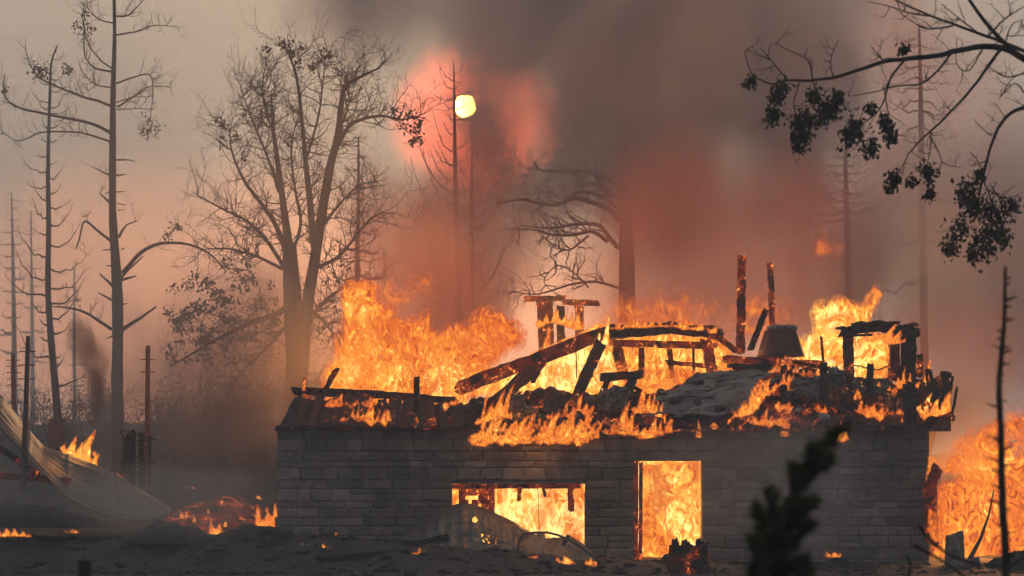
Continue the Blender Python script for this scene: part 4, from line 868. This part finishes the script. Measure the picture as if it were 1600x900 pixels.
fire('broad yellow fire glowing under the fallen rafters', [(F2, 53.0, .9, 'hot', 22, [(880,590,50,.7),(780,600,50,.5),(930,560,40,.4)]), ([(840,560),(900,555),(960,550),(1000,560),(1120,570),(1120,615),(1000,620),(840,620)], 50.6, .4, 'veil', 16, [(900,600,40,.6)])], [(880,580,52.0,420,.4),(1050,570,52,260,.4)])
fire('orange flames blowing up behind the ridge beam', [([(880,540),(905,480),(945,440),(1000,425),(1050,400),(1090,430),(1130,440),(1180,430),(1230,450),(1270,470),(1250,560),(1000,565)], 55.2, 1.0, 'smoky', 44, []), ([(900,530),(940,470),(1000,440),(1060,450),(1110,480),(1130,540)], 54.6, .6, 'smoky', 34, []), ([(940,520),(1000,490),(1040,500),(1075,492),(1110,505),(1120,530),(950,535)], 53.5, .4, 'veil', 14, [])])
fire('flame spurt where the rafters meet', [(tongues([(914,548),(956,548)], 52, 4, 16, .1), 50.3, .16, 'hot', 5, [(936,515,22,.8)]), (tongues([(922,630),(952,626)], 72, 6, 14, .12), 50.2, .12, 'lick_full', 4, [(938,590,30,.4)])])
fire('flame licking down from the ridge beam', [(tongues([(1000,604),(1040,602)], 62, 8, 15, .1), 50.4, .16, 'lick_full', 4, [(1018,580,25,.6)]), (tongues([(1004,564),(1034,564)], 40, 9, 13, -.1), 50.3, .12, 'lick_full', 4, [(1018,540,20,.5)])])
fire('flames wrapping the burnt window frame', [(tongues([(834,512),(870,506),(912,512)], 36, 10, 13, .1), 54.0, .14, 'lick_full', 4, [(860,480,25,.3)]), (tongues([(834,560),(858,560)], 60, 11, 12, .1), 53.9, .12, 'lick_full', 4, []), (tongues([(864,548),(886,548)], 44, 12, 11, .1), 53.9, .1, 'lick', 4, [])])
F6 = [(1228,556),(1240,530),(1262,515),(1258,490),(1268,468),(1290,462),(1312,458),(1345,470),(1358,450),(1368,438),(1384,462),(1376,480),(1366,492),(1362,510),(1404,530),(1408,602),(1300,606),(1240,580)]
fire('bright yellow fire blazing behind the burnt door frame', [(F6, 53.0, .8, 'hot', 24, [(1290,520,55,1.0),(1300,570,50,.7)]), ([(1246,560),(1262,505),(1280,480),(1340,478),(1360,520),(1330,590)], 52.4, .4, 'body', 22, [(1295,525,45,1.0)]), ([(1265,400),(1262,370),(1275,345),(1300,365),(1330,380),(1320,410),(1285,415)], 57, .7, 'smoky', 24, [])], [(1300,530,52.2,420,.45)])
fire('small flames dancing along the top of the ridge beam', [(tongues([(948,516),(1000,510),(1060,510),(1118,520)], 13, 50, 11, .3, 3), 50.7, .12, 'lick_full', 4, [])])
fire('flames streaming over the burnt door frame head', [(tongues([(1336,534),(1375,530),(1414,536)], 22, 13, 10, .5), 49.15, .12, 'lick_full', 4, []), (tongues([(1398,608),(1428,610)], 64, 14, 13, .1, 3), 48.95, .14, 'lick_full', 4, [(1415,570,30,.2)])])
fire('flames curling off the outer edge of the door frame', [(tongues([(1426,604),(1452,600)], 56, 15, 12, .12), 49.1, .14, 'lick_full', 4, []), (tongues([(1404,666),(1436,668)], 52, 16, 12, .05), 48.4, .12, 'lick', 4, [])])
fire('bright flame bursting from the east corner of the roof', [(tongues([(1430,640),(1450,650),(1486,644)], 48, 17, 13, .3), 48.3, .14, 'lick_full', 6, [(1446,622,18,.8)]), (tongues([(1434,652),(1464,660)], 46, 18, 10, .3), 48.1, .10, 'lick', 5, [(1446,628,20,.5)])])
fire('flames in the middle of the burnt door frame', [(tongues([(1336,608),(1365,612),(1402,612)], 44, 19, 11, .3), 48.9, .12, 'lick', 5, [(1350,590,20,.4)])])
fire('wide flame strip along the eave above the window', [(tongues([(730,692),(790,688),(850,690),(936,684)], 48, 20, 12, .5, 6), 47.55, .14, 'lick_full', 6, [(790,672,40,.35),(900,664,30,.3)]), (tongues([(734,684),(800,676),(936,672)], 42, 21, 10, .4, 8), 47.7, .12, 'lick', 5, [(770,675,30,.4)]), (tongues([(740,694),(830,690),(930,690)], 24, 22, 8, .5, 5), 47.45, .08, 'lick_full', 4, [])], [(830,650,47.2,60,.25)])
fire('small flames on the west eave boards', [(tongues([(528,660),(560,656),(606,664)], 46, 23, 11, .2, 8), 47.8, .12, 'lick', 5, [(560,640,25,.3)]), (tongues([(500,632),(560,634),(600,636)], 22, 24, 9, .3), 48.6, .1, 'lick', 5, [])])
fire('flames in the debris right of the leaning rafter', [(tongues([(938,682),(980,674),(1010,682),(1054,680)], 40, 25, 11, .3, 8), 47.8, .12, 'lick', 5, [(1010,650,20,.4)]), (tongues([(984,640),(1014,640),(1040,662)], 40, 26, 10, .2), 48.3, .1, 'lick_full', 5, [])])
fire('flames along the fallen beam on the ash panels', [(tongues([(1132,664),(1170,640),(1205,612),(1240,592)], 34, 27, 11, .4, 8), 48.0, .12, 'lick_full', 5, [(1180,640,20,.3)]), (tongues([(1140,670),(1190,660),(1236,664)], 26, 28, 9, .3, 6), 47.8, .1, 'lick', 5, [])])
fire('flame tongue at the foot of the leaning rafter', [(tongues([(740,666),(770,650),(800,650)], 46, 29, 11, .3), 48.1, .10, 'lick_full', 5, [])])
fire('flames around the half barrel platform', [(tongues([(1186,590),(1230,584),(1288,588)], 34, 30, 11, .2, 6), 49.4, .12, 'lick', 5, []), (tongues([(1212,600),(1240,612)], 40, 31, 9, .1), 48.8, .1, 'lick', 5, [])])
fire('flames glowing in the debris below the burnt door frame', [(tongues([(1196,632),(1240,640),(1310,644)], 26, 32, 9, .2, 8), 48.3, .1, 'lick', 5, []), (tongues([(1330,640),(1380,650),(1420,646)], 22, 33, 9, .2, 8), 48.3, .1, 'lick', 5, [])])
fire('flames in the debris at the west foot of the rafters', [(tongues([(690,636),(715,630),(740,622)], 22, 34, 9, .3, 6), 48.6, .1, 'lick_full', 5, []), (tongues([(850,655),(890,650),(930,640)], 30, 35, 9, .3, 8), 48.2, .1, 'lick', 5, [])])
for i, (x0, y0, x1, y1, l) in enumerate(((1083,650,1100,684,'small flame at the wall top right of the door'),(1100,655,1130,672,'small low flame beside the ash grey panels'),(1300,655,1330,690,'small flame in the dark debris under the door frame'),(1215,640,1235,682,'small flame below the fallen beam end'),(600,622,614,660,'thin flame on the roof boards before the small post'),(468,585,482,612,'tiny flame at the west end of the roof beam'),(1110,560,1150,580,'flames by the foot of the tall charred post'),(640,640,660,668,'thin flame at the foot of the small roof post'),(960,650,1000,680,'thin flame over the wall between window and door'),(1330,600,1350,625,'small flame at the foot of the door frame post'))):
    cx, cy = (x0 + x1) / 2, (y0 + y1) / 2
    fire(l, [([(x0, y1), (x0 + (x1 - x0) * .25, cy), (cx, y0), (x1 - (x1 - x0) * .2, cy), (x1, y1), (cx, y1 + 3)], 48.0 if i != 6 else 50.2, .08, 'lick', 6, [(cx, cy + 4, 10, .4)])])
# inside the rooms
fire('yellow fire filling the wide window', [(rect(690, 740, 940, 905), 50.2, .5, 'room', 6, [(800,790,45,.7),(880,800,50,.5),(840,850,60,.6)]), (rect(770, 748, 925, 870), 49.2, .3, 'veil', 14, [(800,790,40,.7)])], [(830,800,49.4,160,.3)])
fire('orange fire filling the tall doorway', [(rect(975, 700, 1115, 905), 51.0, .5, 'room_red', 6, [(1010,790,60,.5),(1020,860,50,.5)]), ([(992,722),(1095,718),(1096,752),(1075,765),(1056,780),(1044,800),(1052,830),(1078,862),(1060,872),(1040,880),(1020,888),(992,888)], 49.8, .35, 'body', 14, [(1015,780,50,.6),(1060,735,40,.5),(1010,870,30,.6)]), ([(990,720),(1040,718),(1060,760),(1030,830),(1020,888),(990,888)], 49.2, .25, 'veil', 14, [(1005,860,30,.6)])], [(1040,800,49.6,160,.3)])
fire('flame flickering out of the window top corner', [([(905,754),(924,752),(920,764),(908,776)], 48.1, .06, 'hot', 6, [(914,760,10,.5)])])
# east fire
FE = [(1444,744),(1452,716),(1472,700),(1490,668),(1520,652),(1560,640),(1610,625),(1650,620),(1650,760),(1610,762),(1585,780),(1560,764),(1545,790),(1520,768),(1490,760),(1462,756)]
fire('big wind blown fire behind the thorny stem', [([(1452,770),(1470,740),(1560,720),(1650,700),(1650,905),(1440,905)], 52.5, .9, 'glow_red', 26, [(1500,850,60,.25)]), (FE, 50.6, .7, 'gusty', 34, [(1540,740,50,.5)]), (FE, 49.4, .35, 'veil', 26, [(1560,745,50,.5)]), ([(1560,790),(1600,770),(1650,760),(1650,880),(1580,880)], 50.0, .4, 'veil', 22, []),
     ([(1490,690),(1530,660),(1580,620),(1650,580),(1650,680),(1560,690)], 53.5, .8, 'smoky', 30, [])], [(1540,760,50.5,420,.5)])
fire('flame hugging the burning post', [([(1444,750),(1448,712),(1458,708),(1474,722),(1462,740),(1452,760),(1446,790)], 47.4, .10, 'lick', 7, [(1450,725,12,.6)]), ([(1446,830),(1450,790),(1466,800),(1478,815),(1474,846),(1460,850)], 47.0, .08, 'lick', 7, [])])
fire('small detached flame wisp beside the thorny stem top', [([(1550,496),(1562,488),(1578,492),(1592,498),(1575,504),(1558,503)], 52, .12, 'smoky', 10, [])])
# west side and ground
FL = [(92,690),(96,676),(110,668),(122,672),(134,660),(140,665),(144,640),(152,645),(152,668),(146,690),(142,705),(148,730),(130,724),(112,712),(98,704)]
fire('small bright fire behind the curved metal roof sheet', [(tongues([(92,708),(120,720),(150,736)], 56, 41, 13, .35, 3), 50.5, .2, 'lick_full', 6, [(128,708,26,.7)]), (tongues([(98,706),(122,718),(148,732)], 42, 44, 11, .3, 3), 50.3, .15, 'lick_full', 6, [(125,708,25,.6)]), (tongues([(128,706),(150,712)], 42, 46, 12, .25, 4), 50.6, .12, 'lick', 5, [])], [(128,690,50.4,25,.25)], 'ground fires')
G = [(-12,842,52,814,46.6,'low flames at the edge below the fallen roof sheet'),(92,834,132,822,46.6,'tiny twin flames on the ground below the fallen roof sheet'),(442,866,520,834,46.2,'bright ground fire at the foot of the house corner'),(394,836,436,762,49.6,'flames climbing beside the west corner of the house'),(322,842,360,800,49.2,'flames on the lower edge of the ember heap'),(276,812,304,788,49.6,'small flame at the upper edge of the ember heap'),(286,766,312,754,53,'tiny flame on the slope above the ember heap'),(640,870,668,852,45.8,'small flame before the long charred plank'),(604,872,622,864,45.7,'tiny flame beside the flat charred plank'),(822,874,842,854,45.7,'small flame inside the bent pipe hoop'),(862,884,902,860,45.6,'flame on the peaked crumpled sheet'),(910,886,934,864,45.6,'small flame at the low end of the pipe hoop'),(1286,872,1318,852,46.0,'small ground flame right of the green sprig'),(1256,866,1268,856,46.6,'tiny flame behind the green sprig'),(168,752,196,726,50.8,'faint flames at the foot of the trellis'),(748,872,772,842,46.7,'flames behind the torn hole in the buckled sheet'),(734,840,752,812,47.6,'glow behind the round hole in the buckled sheet'),(58,744,74,734,47.6,'tiny flame on the plank under the roof sheet'),(1040,902,1064,884,43.1,'embers burning low on the stump'),(0,676,10,690,48.2,'faint flame at the far edge under the roof sheet'),(1450,846,1480,828,46.9,'small flame at the foot of the burning post'),(225,774,240,762,50.5,'tiny flame over the roof sheet end'),(520,838,540,826,47.3,'tiny sparks burning on the bank beside the stone wall')]
for x0, y1, x1, y0, Yg, l in G:
    n = max(3, int((x1 - x0) / 11)); poly = [(x0, y1)]
    for i in range(n):
        u = (i + .5) / n; hh = (y1 - y0) * random.Random(i * 7 + x0).uniform(.45, 1.0); poly += [(x0 + (x1 - x0) * (i + .25) / n, y1 - hh * .5), (x0 + (x1 - x0) * u, y1 - hh)]
    poly += [(x1, y1 - 3), (x1, y1)]
    fire(l, [(poly, Yg, .10, 'ground', 6, [((x0 + x1) / 2, y1 - 4, (x1 - x0) * .4, .45)])], None, 'ground fires')
SF = [(276,802,284,790),(299,818,308,798),(321,803,329,793),(336,836,350,816),(348,824,356,812),(396,782,410,766),(414,800,424,784),(424,812,436,768),(380,806,392,796),(310,790,316,784),(360,800,368,794),(405,826,416,812)]
SL = ['small ember bed flame, lowest at the left end of the glowing slope', 'small ember bed flame, tall thin one in the left half of the glowing slope', 'small ember bed flame, tiny one over the left half of the glowing slope', 'small ember bed flame, widest low one at the front of the glowing slope', 'small ember bed flame right beside the widest one at the front of the glowing slope', 'small ember bed flame, upper middle one of the glowing slope', 'small ember bed flame, middle one near the right end of the glowing slope', 'small ember bed flame, tall one against the house corner over the glowing slope', 'small ember bed flame, tiny one in the middle of the glowing slope', 'small ember bed flame, tiniest upper left one of the glowing slope', 'small ember bed flame, tiny dot in the centre of the glowing slope', 'small ember bed flame, lowest right one of the glowing slope']
for k, (x0, y1, x1, y0) in enumerate(SF):
    fire(SL[k], [([(x0, y1), (x0 + (x1-x0)*.2, (y0*2+y1)/3), ((x0+x1)/2, y0 - 3), (x1 - (x1-x0)*.2, (y0+y1)/2), (x1 + 2, y1)], 50.0, .07, 'ground', 5, [((x0+x1)/2, y1 - 3, 8, .5)])], None, 'small ember bed flames')
